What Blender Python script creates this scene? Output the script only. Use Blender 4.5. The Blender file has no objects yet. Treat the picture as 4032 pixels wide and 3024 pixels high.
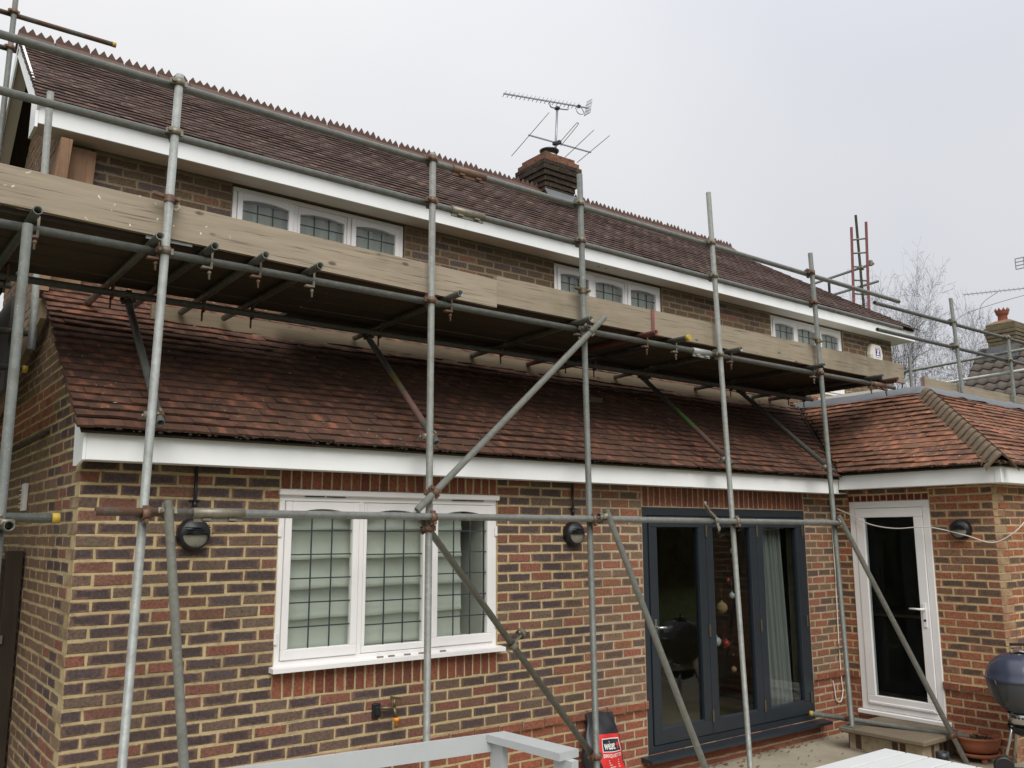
import bpy, math, random
from mathutils import Vector, Matrix
random.seed(7)
R = random.random
def U(a, b): return a + (b - a) * random.random()
V = Vector

# ---------------------------------------------------------------- camera
sc = bpy.context.scene
CP = V((-1.1161, -5.6369, 1.9381)); YAW, PIT, ROL, FPX = .65239, .17124, -.00295, 3452.94
_f = V((math.sin(YAW) * math.cos(PIT), math.cos(YAW) * math.cos(PIT), math.sin(PIT)))
_r = V((math.cos(YAW), -math.sin(YAW), 0)); _u = _r.cross(_f)
CR = _r * math.cos(ROL) + _u * math.sin(ROL); CU = _u * math.cos(ROL) - _r * math.sin(ROL)
cam = bpy.data.cameras.new('camera'); cam.sensor_width = 36; cam.lens = 36 * FPX / 4032; cam.clip_start = .05; cam.clip_end = 3000
co = bpy.data.objects.new('camera', cam); sc.collection.objects.link(co)
co.matrix_world = Matrix(((CR.x, CU.x, -_f.x, CP.x), (CR.y, CU.y, -_f.y, CP.y), (CR.z, CU.z, -_f.z, CP.z), (0, 0, 0, 1)))
sc.camera = co
def proj(q):
    d = V(q) - CP; z = max(.05, d.dot(_f))
    return 512 + FPX * .25397 * d.dot(CR) / z, 384 - FPX * .25397 * d.dot(CU) / z, z

# ---------------------------------------------------------------- world, sun, exposure
SUN_EL, SUN_AZ = math.radians(46), math.radians(205)      # azimuth from +Y towards +X : behind and left of the camera
w = bpy.data.worlds.new('World'); sc.world = w; w.use_nodes = True
nt = w.node_tree; nt.nodes.clear()
out = nt.nodes.new('ShaderNodeOutputWorld'); bg = nt.nodes.new('ShaderNodeBackground')
sky = nt.nodes.new('ShaderNodeTexSky'); sky.sky_type = 'NISHITA'; sky.sun_disc = False
sky.sun_elevation = SUN_EL; sky.sun_rotation = SUN_AZ; sky.air_density = 1.0; sky.dust_density = 4.0; sky.ozone_density = 1.0
tc = nt.nodes.new('ShaderNodeTexCoord'); sep = nt.nodes.new('ShaderNodeSeparateXYZ')
nt.links.new(tc.outputs['Generated'], sep.inputs[0])
nz = nt.nodes.new('ShaderNodeTexNoise'); nz.inputs['Scale'].default_value = 1.6; nz.inputs['Detail'].default_value = 3; nz.inputs['Roughness'].default_value = .45
nt.links.new(tc.outputs['Generated'], nz.inputs['Vector'])
cr = nt.nodes.new('ShaderNodeValToRGB')                    # cloud layer: even grey-white with soft bluish patches
cr.color_ramp.elements[0].position = .33; cr.color_ramp.elements[0].color = (4.0, 4.1, 4.4, 1)
cr.color_ramp.elements[1].position = .64; cr.color_ramp.elements[1].color = (4.8, 4.78, 4.85, 1)
nt.links.new(nz.outputs['Fac'], cr.inputs['Fac'])
mr = nt.nodes.new('ShaderNodeMapRange'); mr.inputs[1].default_value = 0; mr.inputs[2].default_value = 1
mr.inputs[3].default_value = .97; mr.inputs[4].default_value = 2.1
pw = nt.nodes.new('ShaderNodeMath'); pw.operation = 'POWER'; pw.inputs[1].default_value = 2.6; pw.use_clamp = True; nt.links.new(sep.outputs['Z'], pw.inputs[0]); nt.links.new(pw.outputs[0], mr.inputs[0])   # an overcast sky brightens towards the zenith
mul = nt.nodes.new('ShaderNodeVectorMath'); mul.operation = 'SCALE'
nt.links.new(cr.outputs['Color'], mul.inputs[0]); nt.links.new(mr.outputs[0], mul.inputs['Scale'])
mx = nt.nodes.new('ShaderNodeMix'); mx.data_type = 'RGBA'; mx.inputs['Factor'].default_value = .95
nt.links.new(sky.outputs[0], mx.inputs['A']); nt.links.new(mul.outputs[0], mx.inputs['B'])
nt.links.new(mx.outputs['Result'], bg.inputs['Color']); bg.inputs['Strength'].default_value = .1
nt.links.new(bg.outputs[0], out.inputs[0])
sl = bpy.data.lights.new('sun', 'SUN'); sl.energy = 1.5; sl.angle = math.radians(40); sl.color = (1, .97, .93)
so = bpy.data.objects.new('sun', sl); sc.collection.objects.link(so)
sd = V((math.sin(SUN_AZ) * math.cos(SUN_EL), math.cos(SUN_AZ) * math.cos(SUN_EL), math.sin(SUN_EL)))
so.rotation_euler = (-sd).to_track_quat('-Z', 'Y').to_euler(); so.location = sd * 30
sc.view_settings.view_transform = 'Standard'; sc.view_settings.look = 'None'; sc.view_settings.exposure = 0.72; sc.view_settings.gamma = 1
sc.view_settings.use_curve_mapping = False
sc.render.engine = 'CYCLES'; sc.cycles.max_bounces = 6; sc.cycles.diffuse_bounces = 4; sc.cycles.transparent_max_bounces = 12

# ---------------------------------------------------------------- helpers
def srgb(r, g, b):
    f = lambda c: ((c / 255 + .055) / 1.055) ** 2.4 if c > 10 else c / 3294.6
    return (f(r), f(g), f(b), 1)
ORG = {}
def link(o): sc.collection.objects.link(o)
def tag(o, label=None, cat=None, group=None, kind=None):
    if label: o['label'] = label
    if cat: o['category'] = cat
    if group: o['group'] = group
    if kind: o['kind'] = kind
    return o
def thing(name, loc, label, cat, group=None):
    o = bpy.data.objects.new(name, None); o.empty_display_size = .1; o.location = loc; link(o); ORG[o.name] = V(loc)
    return tag(o, label, cat, group)
def org(o): return ORG.get(o.name, V((0, 0, 0))) if o else V((0, 0, 0))
class MB:
    def __init__(s): s.v = []; s.f = []; s.sm = []; s.at = []
    def face(s, idx, sm=False, at=None): s.f.append(idx); s.sm.append(sm); s.at.append(at)
    def hexa(s, P, at=None):                     # 8 corners: 0-3 bottom ring, 4-7 top ring
        b = len(s.v); s.v += [tuple(q) for q in P]
        for q in ((3, 2, 1, 0), (4, 5, 6, 7), (0, 1, 5, 4), (1, 2, 6, 5), (2, 3, 7, 6), (3, 0, 4, 7)): s.face([b + i for i in q], False, at)
    def box(s, x0, x1, y0, y1, z0, z1): s.hexa([(x0, y0, z0), (x1, y0, z0), (x1, y1, z0), (x0, y1, z0), (x0, y0, z1), (x1, y0, z1), (x1, y1, z1), (x0, y1, z1)])
    def bbox(s, x0, x1, y0, y1, z0, z1, c=.004):   # box with chamfered edges
        xs = (x0, x0 + c, x1 - c, x1); ys = (y0, y0 + c, y1 - c, y1); zs = (z0, z0 + c, z1 - c, z1)
        b = len(s.v); ids = {}
        for i in (1, 2):
            for j in (1, 2):
                for k in (1, 2):
                    X = (i, j, k)
                    for a in range(3):
                        e = list(X); e[a] = 0 if X[a] == 1 else 3
                        ids[(i, j, k, a)] = len(s.v); s.v.append((xs[e[0]], ys[e[1]], zs[e[2]]))
        fl = []
        for a in range(3):
            o1, o2 = [q for q in range(3) if q != a]
            for e in (1, 2):
                ring = []
                for p_, q_ in ((1, 1), (2, 1), (2, 2), (1, 2)):
                    t = [0, 0, 0]; t[a] = e; t[o1] = p_; t[o2] = q_; ring.append(ids[(*t, a)])
                fl.append(ring)
        for a in range(3):
            o1, o2 = [q for q in range(3) if q != a]
            for e1 in (1, 2):
                for e2 in (1, 2):
                    t1 = [0, 0, 0]; t1[o1] = e1; t1[o2] = e2; t1[a] = 1; t2 = list(t1); t2[a] = 2
                    fl.append([ids[(*t1, o1)], ids[(*t2, o1)], ids[(*t2, o2)], ids[(*t1, o2)]])
        for i in (1, 2):
            for j in (1, 2):
                for k in (1, 2): fl.append([ids[(i, j, k, 0)], ids[(i, j, k, 1)], ids[(i, j, k, 2)]])
        cx = V(((x0 + x1) / 2, (y0 + y1) / 2, (z0 + z1) / 2))
        for f in fl:
            a_, b_, c_ = (V(s.v[f[0]]), V(s.v[f[1]]), V(s.v[f[2]]))
            if (b_ - a_).cross(c_ - a_).dot((a_ + c_) / 2 - cx) < 0: f = f[::-1]
            s.face(f)
    def frame(s, d):
        d = V(d).normalized(); u = d.cross(V((0, 0, 1)))
        if u.length < .01: u = d.cross(V((1, 0, 0)))
        u.normalize(); return d, u, d.cross(u).normalized()
    def bar(s, a, b, w, h, up=None):             # rectangular bar
        a, b = V(a), V(b); d, u, n = s.frame(b - a)
        if up is not None: n = V(up).normalized(); u = d.cross(n).normalized(); n = u.cross(d)
        P = []
        for e in (a, b):
            for p, q in ((-1, -1), (1, -1), (1, 1), (-1, 1)): P.append(e + u * p * w / 2 + n * q * h / 2)
        s.hexa([P[0], P[1], P[2], P[3], P[4], P[5], P[6], P[7]])
    def ring(s, c, u, n, r, k):
        b = len(s.v)
        for i in range(k):
            t = 2 * math.pi * i / k; s.v.append(tuple(c + u * math.cos(t) * r + n * math.sin(t) * r))
        return b
    def loft(s, A, B, k, sm=True):
        for i in range(k):
            j = (i + 1) % k; s.face([A + i, A + j, B + j, B + i], sm)
    def tube(s, a, b, r, k=12, r2=None, hollow=False, cap=True):
        a, b = V(a), V(b); d, u, n = s.frame(b - a); r2 = r if r2 is None else r2
        A = s.ring(a, u, n, r, k); B = s.ring(b, u, n, r2, k); s.loft(A, B, k)
        if hollow:
            for (c, Rg, dd, rr) in ((a, A, d, r), (b, B, -d, r2)):
                I = s.ring(c, u, n, rr * .82, k); J = s.ring(c + dd * .12, u, n, rr * .82, k)
                s.loft(Rg, I, k, False); s.loft(I, J, k, True); s.face([J + i for i in range(k)])
        elif cap:
            s.face([A + i for i in range(k)][::-1]); s.face([B + i for i in range(k)])
    def path(s, P, r, k=6, r2=None):
        P = [V(q) for q in P]; prev = None
        for i, q in enumerate(P):
            d = (P[min(i + 1, len(P) - 1)] - P[max(i - 1, 0)]); d, u, n = s.frame(d)
            rr = r if r2 is None else r + (r2 - r) * i / (len(P) - 1)
            Rg = s.ring(q, u, n, rr, k)
            if prev is not None: s.loft(prev, Rg, k)
            prev = Rg
    def lathe(s, c, prof, k=24, ax=(0, 0, 1), sm=True):
        c = V(c); d, u, n = s.frame(ax); prev = None
        for (r, h) in prof:
            Rg = s.ring(c + d * h, u, n, max(r, .0004), k)
            if prev is not None: s.loft(prev, Rg, k, sm)
            prev = Rg
    def prism(s, poly, ext):                     # closed 3D polygon + extrusion vector
        b = len(s.v); n = len(poly); e = V(ext); s.v += [tuple(V(q)) for q in poly] + [tuple(V(q) + e) for q in poly]
        s.face(list(range(b, b + n))[::-1]); s.face(list(range(b + n, b + 2 * n)))
        for i in range(n):
            j = (i + 1) % n; s.face([b + i, b + j, b + n + j, b + n + i])
    def blob(s, c, r, sq=(1, 1, 1), j=.25):
        c = V(c); b = len(s.v); P = [(1, 0, 0), (-1, 0, 0), (0, 1, 0), (0, -1, 0), (0, 0, 1), (0, 0, -1)]
        for q in P:
            k = r * U(1 - j, 1 + j); s.v.append((c.x + q[0] * k * sq[0], c.y + q[1] * k * sq[1], c.z + q[2] * k * sq[2]))
        for t in ((0, 2, 4), (2, 1, 4), (1, 3, 4), (3, 0, 4), (2, 0, 5), (1, 2, 5), (3, 1, 5), (0, 3, 5)): s.face([b + i for i in t])
    def sphere(s, c, r, k=12, m=8, sq=(1, 1, 1)):
        c = V(c); rows = []
        for i in range(m + 1):
            ph = math.pi * i / m; b = len(s.v); rows.append(b)
            for j in range(k):
                t = 2 * math.pi * j / k
                s.v.append((c.x + sq[0] * r * math.sin(ph) * math.cos(t), c.y + sq[1] * r * math.sin(ph) * math.sin(t), c.z + sq[2] * r * math.cos(ph)))
        for i in range(m): s.loft(rows[i + 1], rows[i], k)
    def build(s, name, mat, parent=None, kind=None, label=None):
        o0 = ORG.get(parent.name, None) if parent else None
        o0 = o0 if o0 is not None else V((0, 0, 0))
        me = bpy.data.meshes.new(name); me.from_pydata([(a - o0.x, b - o0.y, c - o0.z) for a, b, c in s.v], [], s.f)
        me.polygons.foreach_set('use_smooth', s.sm)
        if any(a is not None for a in s.at):
            c0 = []; c1 = []; uv = []
            for f, a in zip(s.f, s.at):
                a = a or ((.5, .5, .5, 1), (.5, .5, .5, 1), None)
                for i in range(len(f)):
                    c0 += a[0]; c1 += a[1]; q = a[2][i] if a[2] else (0, 0); uv += [q[0], q[1]]
            for nm, dat in (('c0', c0), ('c1', c1)):
                t = me.attributes.new(nm, 'FLOAT_COLOR', 'CORNER'); t.data.foreach_set('color', dat)
            t = me.attributes.new('buv', 'FLOAT2', 'CORNER'); t.data.foreach_set('vector', uv)
        me.materials.append(mat); ob = bpy.data.objects.new(name, me); link(ob)
        if parent: ob.parent = parent
        ORG[ob.name] = o0
        tag(ob, label, kind=kind); return ob
def P(name, mat, parent, fn, kind=None, label=None):
    m = MB(); fn(m); return m.build(name, mat, parent, kind, label)

# ---------------------------------------------------------------- materials
def M(name, col=(.5, .5, .5, 1), rough=.7, metal=0., spec=.5):
    m = bpy.data.materials.new(name); m.use_nodes = True; b = m.node_tree.nodes['Principled BSDF']
    b.inputs['Base Color'].default_value = col; b.inputs['Roughness'].default_value = rough; b.inputs['Metallic'].default_value = metal
    b.inputs['Specular IOR Level'].default_value = spec
    return m
class N:
    def __init__(s, m): s.t = m.node_tree; s.b = s.t.nodes['Principled BSDF']; s.pos = s.t.nodes.new('ShaderNodeNewGeometry').outputs['Position']
    def n(s, ty, **k):
        q = s.t.nodes.new(ty)
        for a, v in k.items(): setattr(q, a, v)
        return q
    def set(s, sock, v):
        if hasattr(v, 'links') or hasattr(v, 'is_linked'): s.t.links.new(v, sock)
        else: sock.default_value = v
    def mapping(s, scale=(1, 1, 1), rot=(0, 0, 0)):
        q = s.n('ShaderNodeMapping'); s.t.links.new(s.pos, q.inputs[0]); q.inputs['Scale'].default_value = scale; q.inputs['Rotation'].default_value = rot; return q.outputs[0]
    def noise(s, scale, detail=3, rough=.55, vec=None, dist=0):
        q = s.n('ShaderNodeTexNoise'); s.t.links.new(vec or s.pos, q.inputs['Vector']); q.inputs['Scale'].default_value = scale
        q.inputs['Detail'].default_value = detail; q.inputs['Roughness'].default_value = rough; q.inputs['Distortion'].default_value = dist; return q.outputs['Fac']
    def voro(s, scale, vec=None):
        q = s.n('ShaderNodeTexVoronoi'); s.t.links.new(vec or s.pos, q.inputs['Vector']); q.inputs['Scale'].default_value = scale; return q.outputs['Distance']
    def rng(s, x, a, b, c=0., d=1.):
        q = s.n('ShaderNodeMapRange'); q.interpolation_type = 'SMOOTHSTEP'; s.set(q.inputs[0], x)
        for i, v in enumerate((a, b, c, d)): q.inputs[i + 1].default_value = v
        return q.outputs[0]
    def math(s, op, a, b=0.):
        q = s.n('ShaderNodeMath', operation=op); s.set(q.inputs[0], a); s.set(q.inputs[1], b); return q.outputs[0]
    def mix(s, f, a, b, mode='MIX'):
        q = s.n('ShaderNodeMix', data_type='RGBA', blend_type=mode); s.set(q.inputs['Factor'], f); s.set(q.inputs['A'], a); s.set(q.inputs['B'], b); return q.outputs['Result']
    def attr(s, nm):
        return s.n('ShaderNodeAttribute', attribute_name=nm)
    def bump(s, h, strength=.3, dist=.01):
        q = s.n('ShaderNodeBump'); q.inputs['Strength'].default_value = strength; q.inputs['Distance'].default_value = dist
        s.t.links.new(h, q.inputs['Height']); s.t.links.new(q.outputs[0], s.b.inputs['Normal'])
    def col(s, c): s.set(s.b.inputs['Base Color'], c)
    def rough(s, c): s.set(s.b.inputs['Roughness'], c)

def brick_mat():
    m = M('brick', rough=.88, spec=.25); n = N(m); uv = n.n('ShaderNodeSeparateXYZ'); n.t.links.new(n.attr('buv').outputs['Vector'], uv.inputs[0])
    ex = n.math('SUBTRACT', 1., n.math('ABSOLUTE', n.math('SUBTRACT', n.math('MULTIPLY', uv.outputs[0], 2.), 1.)))
    ey = n.math('SUBTRACT', 1., n.math('ABSOLUTE', n.math('SUBTRACT', n.math('MULTIPLY', uv.outputs[1], 2.), 1.)))
    e = n.math('MINIMUM', n.math('MULTIPLY', ex, 2.6), n.math('MULTIPLY', ey, 1.7))
    e = n.math('ADD', e, n.math('MULTIPLY', n.math('SUBTRACT', n.noise(9, 3, .6), .5), 1.9))
    c = n.mix(n.rng(e, .15, .75), n.attr('c1').outputs['Color'], n.attr('c0').outputs['Color'])
    sp = n.noise(160, 2, .7); c = n.mix(n.rng(sp, .3, .7, .72, 1.2), (0, 0, 0, 1), c, 'MULTIPLY') if 0 else n.mix(.55, c, n.mix(n.rng(n.noise(55, 4, .7), .3, .7), (.35, .33, .33, 1), (1.5, 1.45, 1.4, 1)), 'MULTIPLY')
    pit = n.rng(n.noise(38, 2, .5), .66, .72); c = n.mix(n.math('MULTIPLY', pit, .55), c, (.02, .018, .018, 1))
    ed = n.math('ADD', n.math('MINIMUM', n.math('MULTIPLY', ex, 3.3), ey), n.math('MULTIPLY', n.math('SUBTRACT', n.noise(42, 3, .6), .5), .75))
    sm = n.math('MULTIPLY', n.math('MULTIPLY', n.rng(ed, .2, .04), n.rng(n.noise(3.3, 2), .42, .6, .25, .9)), n.attr('c0').outputs['Alpha']); c = n.mix(sm, c, n.mix(n.noise(30, 3), srgb(150, 132, 100), srgb(186, 168, 132)))
    c = n.mix(n.rng(n.noise(.8, 5, .6), .46, .72, 0, .4), c, srgb(84, 72, 62))
    n.col(c); n.bump(n.noise(120, 4, .7), .5, .004); return m
def mortar_mat():
    m = M('mortar', rough=.95, spec=.15); n = N(m); sx = n.n('ShaderNodeSeparateXYZ'); n.t.links.new(n.pos, sx.inputs[0])
    f = n.rng(n.math('ADD', sx.outputs[0], n.math('MULTIPLY', n.noise(1.5, 2), .9)), 4.25, 4.6)
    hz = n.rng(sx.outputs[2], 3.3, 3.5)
    a = n.mix(n.noise(7, 4, .6), srgb(176, 158, 117), srgb(203, 186, 146)); b = n.mix(n.noise(7, 4, .6), srgb(165, 150, 126), srgb(190, 176, 150))
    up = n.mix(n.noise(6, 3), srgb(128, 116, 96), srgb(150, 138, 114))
    ex = n.rng(sx.outputs[0], 7.5, 7.6); b = n.mix(ex, b, n.mix(n.noise(7, 4), srgb(186, 164, 122), srgb(200, 180, 140)))
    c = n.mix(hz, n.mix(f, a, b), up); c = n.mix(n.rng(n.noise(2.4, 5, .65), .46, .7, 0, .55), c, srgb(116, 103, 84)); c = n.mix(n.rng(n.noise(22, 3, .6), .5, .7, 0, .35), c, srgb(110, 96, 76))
    n.col(c); n.bump(n.noise(140, 4, .7), .6, .005); return m
def tile_mat():
    m = M('clay_tile', rough=.9, spec=.2); n = N(m); uv = n.n('ShaderNodeSeparateXYZ'); n.t.links.new(n.attr('buv').outputs['Vector'], uv.inputs[0])
    ex = n.math('SUBTRACT', 1., n.math('ABSOLUTE', n.math('SUBTRACT', n.math('MULTIPLY', uv.outputs[0], 2.), 1.)))
    e = n.math('ADD', n.math('MULTIPLY', n.math('SUBTRACT', ex, .45), .9), n.math('MULTIPLY', n.math('SUBTRACT', n.noise(6, 4, .6), .5), 2.6))
    c = n.mix(n.rng(e, .05, .5), n.attr('c0').outputs['Color'], n.attr('c1').outputs['Color'])
    c = n.mix(n.rng(n.noise(2.2, 5, .65), .42, .66, 0, .55), c, srgb(70, 54, 46)); c = n.mix(n.rng(n.noise(17, 4, .7), .5, .7, 0, .45), c, srgb(62, 50, 42))
    c = n.mix(n.rng(n.noise(45, 4, .75), .58, .7, 0, .7), c, srgb(46, 38, 34))
    lich = n.math('MULTIPLY', n.rng(n.voro(19), .12, .06), n.rng(n.noise(3.1, 2), .46, .6)); c = n.mix(n.math('MULTIPLY', lich, .8), c, srgb(190, 180, 160))
    n.col(c); n.bump(n.noise(90, 4, .7), .5, .004); return m
def galv_mat(name, base=(136, 138, 131), rust=.0, paint=None, dirt=.35):
    m = M(name, rough=.5, metal=.4); n = N(m)
    c = n.mix(n.noise(26, 4, .65), srgb(*[q * .78 for q in base]), srgb(*[min(255, q * 1.16) for q in base]))
    c = n.mix(n.rng(n.noise(7, 4, .65), .52, .7, 0, dirt), c, srgb(88, 86, 76))
    c = n.mix(n.rng(n.noise(60, 3, .7), .62, .7, 0, .5), c, srgb(172, 176, 174))
    met = None
    if rust:
        rf = n.rng(n.noise(5.5, 4, .65), .62 - rust * .35, .72 - rust * .25); c = n.mix(rf, c, n.mix(n.noise(40, 3), srgb(88, 64, 50), srgb(120, 90, 70))); met = n.math('MULTIPLY', n.math('SUBTRACT', 1., rf), .4)
    if paint:
        sx = n.n('ShaderNodeSeparateXYZ'); n.t.links.new(n.pos, sx.inputs[0])
        for (z0, z1, pc) in paint:
            zz = n.math('ADD', sx.outputs[2], n.math('MULTIPLY', n.noise(9, 3), .1))
            pf = n.math('MULTIPLY', n.rng(zz, z0 + .03, z0 + .07), n.rng(zz, z1 + .07, z1 + .03)); pf = n.math('MULTIPLY', pf, n.rng(n.noise(30, 3, .6), .3, .48, .35, .95))
            c = n.mix(pf, c, srgb(*pc))
        met = .25
    n.col(c); n.rough(n.rng(n.noise(14, 3), .3, .7, .38, .6))
    if met is not None: n.set(n.b.inputs['Metallic'], met)
    n.bump(n.noise(70, 3), .12, .003); return m
def wood_mat(name, a, b, axis=0, splash=False, dark=.5, green=0):
    m = M(name, rough=.85, spec=.2); n = N(m); scl = [14, 14, 14]; scl[axis] = .9
    g = n.noise(1.6, 6, .62, n.mapping(tuple(scl)), .6); c = n.mix(g, srgb(*a), srgb(*b))
    fine = [60, 60, 60]; fine[axis] = 1.6; c = n.mix(n.rng(n.noise(1.5, 3, .6, n.mapping(tuple(fine))), .55, .72, 0, dark), c, srgb(*[q * .55 for q in a]))
    c = n.mix(n.rng(n.noise(1.1, 4, .6), .48, .72, 0, .45), c, srgb(*[q * .72 for q in a]))
    ks = [3.2, 7, 7]; ks = ks if axis == 0 else [7, 3.2, 7] if axis == 1 else [7, 7, 3.2]
    kn = n.voro(1., n.mapping(tuple(ks))); c = n.mix(n.rng(kn, .13, .06, 0, .75), c, srgb(78, 62, 46))
    if green: c = n.mix(n.rng(n.noise(2.3, 4), .5, .65, 0, green), c, srgb(96, 100, 66))
    if splash:
        dq = n.n('ShaderNodeVectorMath', operation='ADD'); nv = n.n('ShaderNodeTexNoise'); n.t.links.new(n.pos, nv.inputs['Vector']); nv.inputs['Scale'].default_value = 16; sv = n.n('ShaderNodeVectorMath', operation='SCALE'); n.t.links.new(nv.outputs['Color'], sv.inputs[0]); sv.inputs['Scale'].default_value = .14; n.t.links.new(n.pos, dq.inputs[0]); n.t.links.new(sv.outputs[0], dq.inputs[1])
        v = n.math('MULTIPLY', n.rng(n.voro(13, dq.outputs[0]), .14, .08), n.rng(n.noise(1.3, 1), .52, .6)); c = n.mix(v, c, srgb(226, 222, 210))
    n.col(c); n.bump(n.noise(1.6, 5, .6, n.mapping(tuple(q * 1.5 for q in scl))), .35, .004); return m
def plain(name, c, rough=.6, var=.12, scale=12, metal=0., spec=.5, bump=0.):
    m = M(name, rough=rough, metal=metal, spec=spec); n = N(m)
    n.col(n.mix(n.noise(scale, 4, .6), srgb(*[q * (1 - var) for q in c]), srgb(*[min(255, q * (1 + var)) for q in c])))
    if bump: n.bump(n.noise(scale * 5, 4, .65), bump, .004)
    return m
def upvc_mat():
    m = M('white_upvc', rough=.35, spec=.45); n = N(m)
    c = n.mix(n.rng(n.noise(1.7, 4), .3, .75), srgb(245, 247, 246), srgb(238, 240, 239)); sc_ = n.noise(1.4, 4, .6, n.mapping((7, 7, .7)))
    c = n.mix(n.rng(sc_, .58, .8, 0, .14), c, srgb(190, 190, 182)); n.col(c); return m
def glass_mat(name, tint=(.92, .95, .94, 1), refl=1.0):
    m = bpy.data.materials.new(name); m.use_nodes = True; t = m.node_tree; t.nodes.clear()
    o = t.nodes.new('ShaderNodeOutputMaterial'); a = t.nodes.new('ShaderNodeBsdfTransparent'); a.inputs[0].default_value = tint
    g = t.nodes.new('ShaderNodeBsdfGlossy'); g.inputs['Roughness'].default_value = .015
    f = t.nodes.new('ShaderNodeLayerWeight'); pw_ = t.nodes.new('ShaderNodeMath'); pw_.operation = 'POWER'; pw_.inputs[1].default_value = 4.2; t.links.new(f.outputs['Facing'], pw_.inputs[0])
    k = t.nodes.new('ShaderNodeMath'); k.operation = 'MULTIPLY_ADD'; k.inputs[1].default_value = .9; k.inputs[2].default_value = .045 * refl; k.use_clamp = True
    x = t.nodes.new('ShaderNodeMixShader'); t.links.new(pw_.outputs[0], k.inputs[0]); t.links.new(k.outputs[0], x.inputs[0])
    t.links.new(a.outputs[0], x.inputs[1]); t.links.new(g.outputs[0], x.inputs[2]); t.links.new(x.outputs[0], o.inputs[0]); return m
def ground_mat(name, a, b, dark):
    m = M(name, rough=.92, spec=.2); n = N(m); c = n.mix(n.noise(2.2, 5, .6), srgb(*a), srgb(*b))
    c = n.mix(n.rng(n.noise(.9, 4, .6), .5, .7, 0, .5), c, srgb(*dark)); c = n.mix(n.rng(n.noise(60, 3, .7), .6, .72, 0, .5), c, srgb(*[q * .7 for q in dark]))
    n.col(c); n.bump(n.noise(80, 4, .7), .5, .006); return m
BRK, MOR, TIL = brick_mat(), mortar_mat(), tile_mat()
GAL = galv_mat('galvanised_tube'); GALD = galv_mat('dull_tube', (112, 115, 109), dirt=.5); GALB = galv_mat('bright_tube', (160, 163, 158), dirt=.2)
RUST = galv_mat('rusty_tube', (120, 116, 108), rust=.55); GRN = galv_mat('green_painted_tube', (110, 104, 98), paint=[(2.95, 3.2, (88, 120, 66)), (2.62, 2.95, (124, 98, 88))])
PNK = galv_mat('pink_painted_tube', (112, 116, 108), paint=[(2.75, 3.0, (146, 112, 104)), (3.05, 3.2, (128, 118, 74))])
COUP = galv_mat('coupler_steel', (132, 126, 110), rust=.25, dirt=.5); COUPR = galv_mat('rusty_coupler', (112, 92, 78), rust=.8)
WOOD = wood_mat('scaffold_board', (132, 120, 103), (178, 165, 145), 0, True, .7); WOODG = wood_mat('grey_scaffold_board', (128, 117, 100), (168, 156, 136), 0, False, .7, .2)
WOODY = wood_mat('side_board', (140, 122, 98), (168, 150, 124), 1, False, .5); WOODZ = wood_mat('upright_timber', (128, 98, 76), (162, 132, 106), 2, False, .6)
DECKW = wood_mat('grimy_shaded_deck_board', (56, 48, 40), (78, 68, 56), 0, False, .5); DECKY = wood_mat('grimy_shaded_side_board', (52, 45, 38), (72, 62, 52), 1, False, .5)  # old dirty boards, colour darkened further for the shade under the decks
GATEW = wood_mat('dark_gate_wood', (50, 42, 36), (70, 60, 50), 2, False, .5)
UPVC = upvc_mat(); CREAM = plain('soffit_white', (222, 218, 208), .5, .03, 3); FRAME = plain('white_window_paint', (232, 230, 228), .4, .025, 5)
ANT = plain('anthracite_frame', (40, 46, 52), .38, .06, 4); GLS = glass_mat('window_glass'); GLSD = glass_mat('door_glass', (.8, .84, .84, 1), .75)
CAME = plain('lead_came', (62, 66, 70), .5, .1, 20, .3); LEAD = plain('lead_sheet', (104, 107, 110), .55, .2, 5, .25, bump=.1)
BLK = plain('black_plastic', (26, 28, 31), .42, .12, 18); CHROME = plain('chrome', (190, 192, 192), .16, .04, 10, .95)
YEL = plain('yellow_cap', (178, 150, 56), .55, .12, 20); REDP = plain('red_steel', (122, 74, 70), .65, .35, 9, bump=.1)
BONN = plain('bonnet_tile_clay', (96, 83, 68), .92, .3, 16, bump=.5); MOSS = plain('moss', (58, 48, 38), .95, .35, 40, bump=.5)
CURT = plain('curtain_cloth', (148, 145, 138), .9, .06, 3); BLIND = plain('blind_cloth', (204, 204, 193), .9, .04, 4)
INT = plain('interior_wall', (168, 160, 146), .9, .08, 3); INTF = plain('interior_floor', (130, 112, 90), .6, .1, 4); DARKF = plain('dark_furniture', (58, 51, 45), .6, .2, 6)
STONE = ground_mat('step_stone', (108, 98, 82), (128, 117, 98), (76, 69, 57)); PATIO = ground_mat('patio_concrete', (148, 140, 122), (164, 155, 136), (116, 108, 90))
LAWN = ground_mat('grass_ground', (66, 78, 42), (84, 92, 52), (60, 60, 38)); TERRA = plain('terracotta', (138, 80, 54), .8, .14, 10, bump=.3)
CPOT = plain('red_clay_pot', (142, 84, 66), .85, .14, 14, bump=.2); SOFA = plain('grey_paint', (176, 180, 180), .45, .04, 6); TABLE = plain('white_table_paint', (206, 208, 207), .4, .02, 6)
OPAL = plain('opal_lens', (138, 136, 122), .3, .06, 12); WCAB = plain('white_cable', (214, 210, 198), .5, .05, 12); ORANGE = plain('orange_plastic', (232, 150, 40), .45, .06, 20)
BRASS = plain('old_brass', (110, 100, 76), .45, .2, 30, .7); CONC = plain('grey_roof_tile', (90, 82, 75), .9, .2, 9, bump=.3); ALU = plain('aerial_aluminium', (150, 148, 156), .4, .08, 20, .6)
BBLUE = plain('blue_enamel', (58, 63, 80), .22, .04, 6, 0, .6); BCHAR = plain('grey_enamel', (62, 66, 70), .32, .05, 6, 0, .55); PGREY = plain('parasol_tube', (128, 132, 132), .5, .05, 12)

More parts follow.
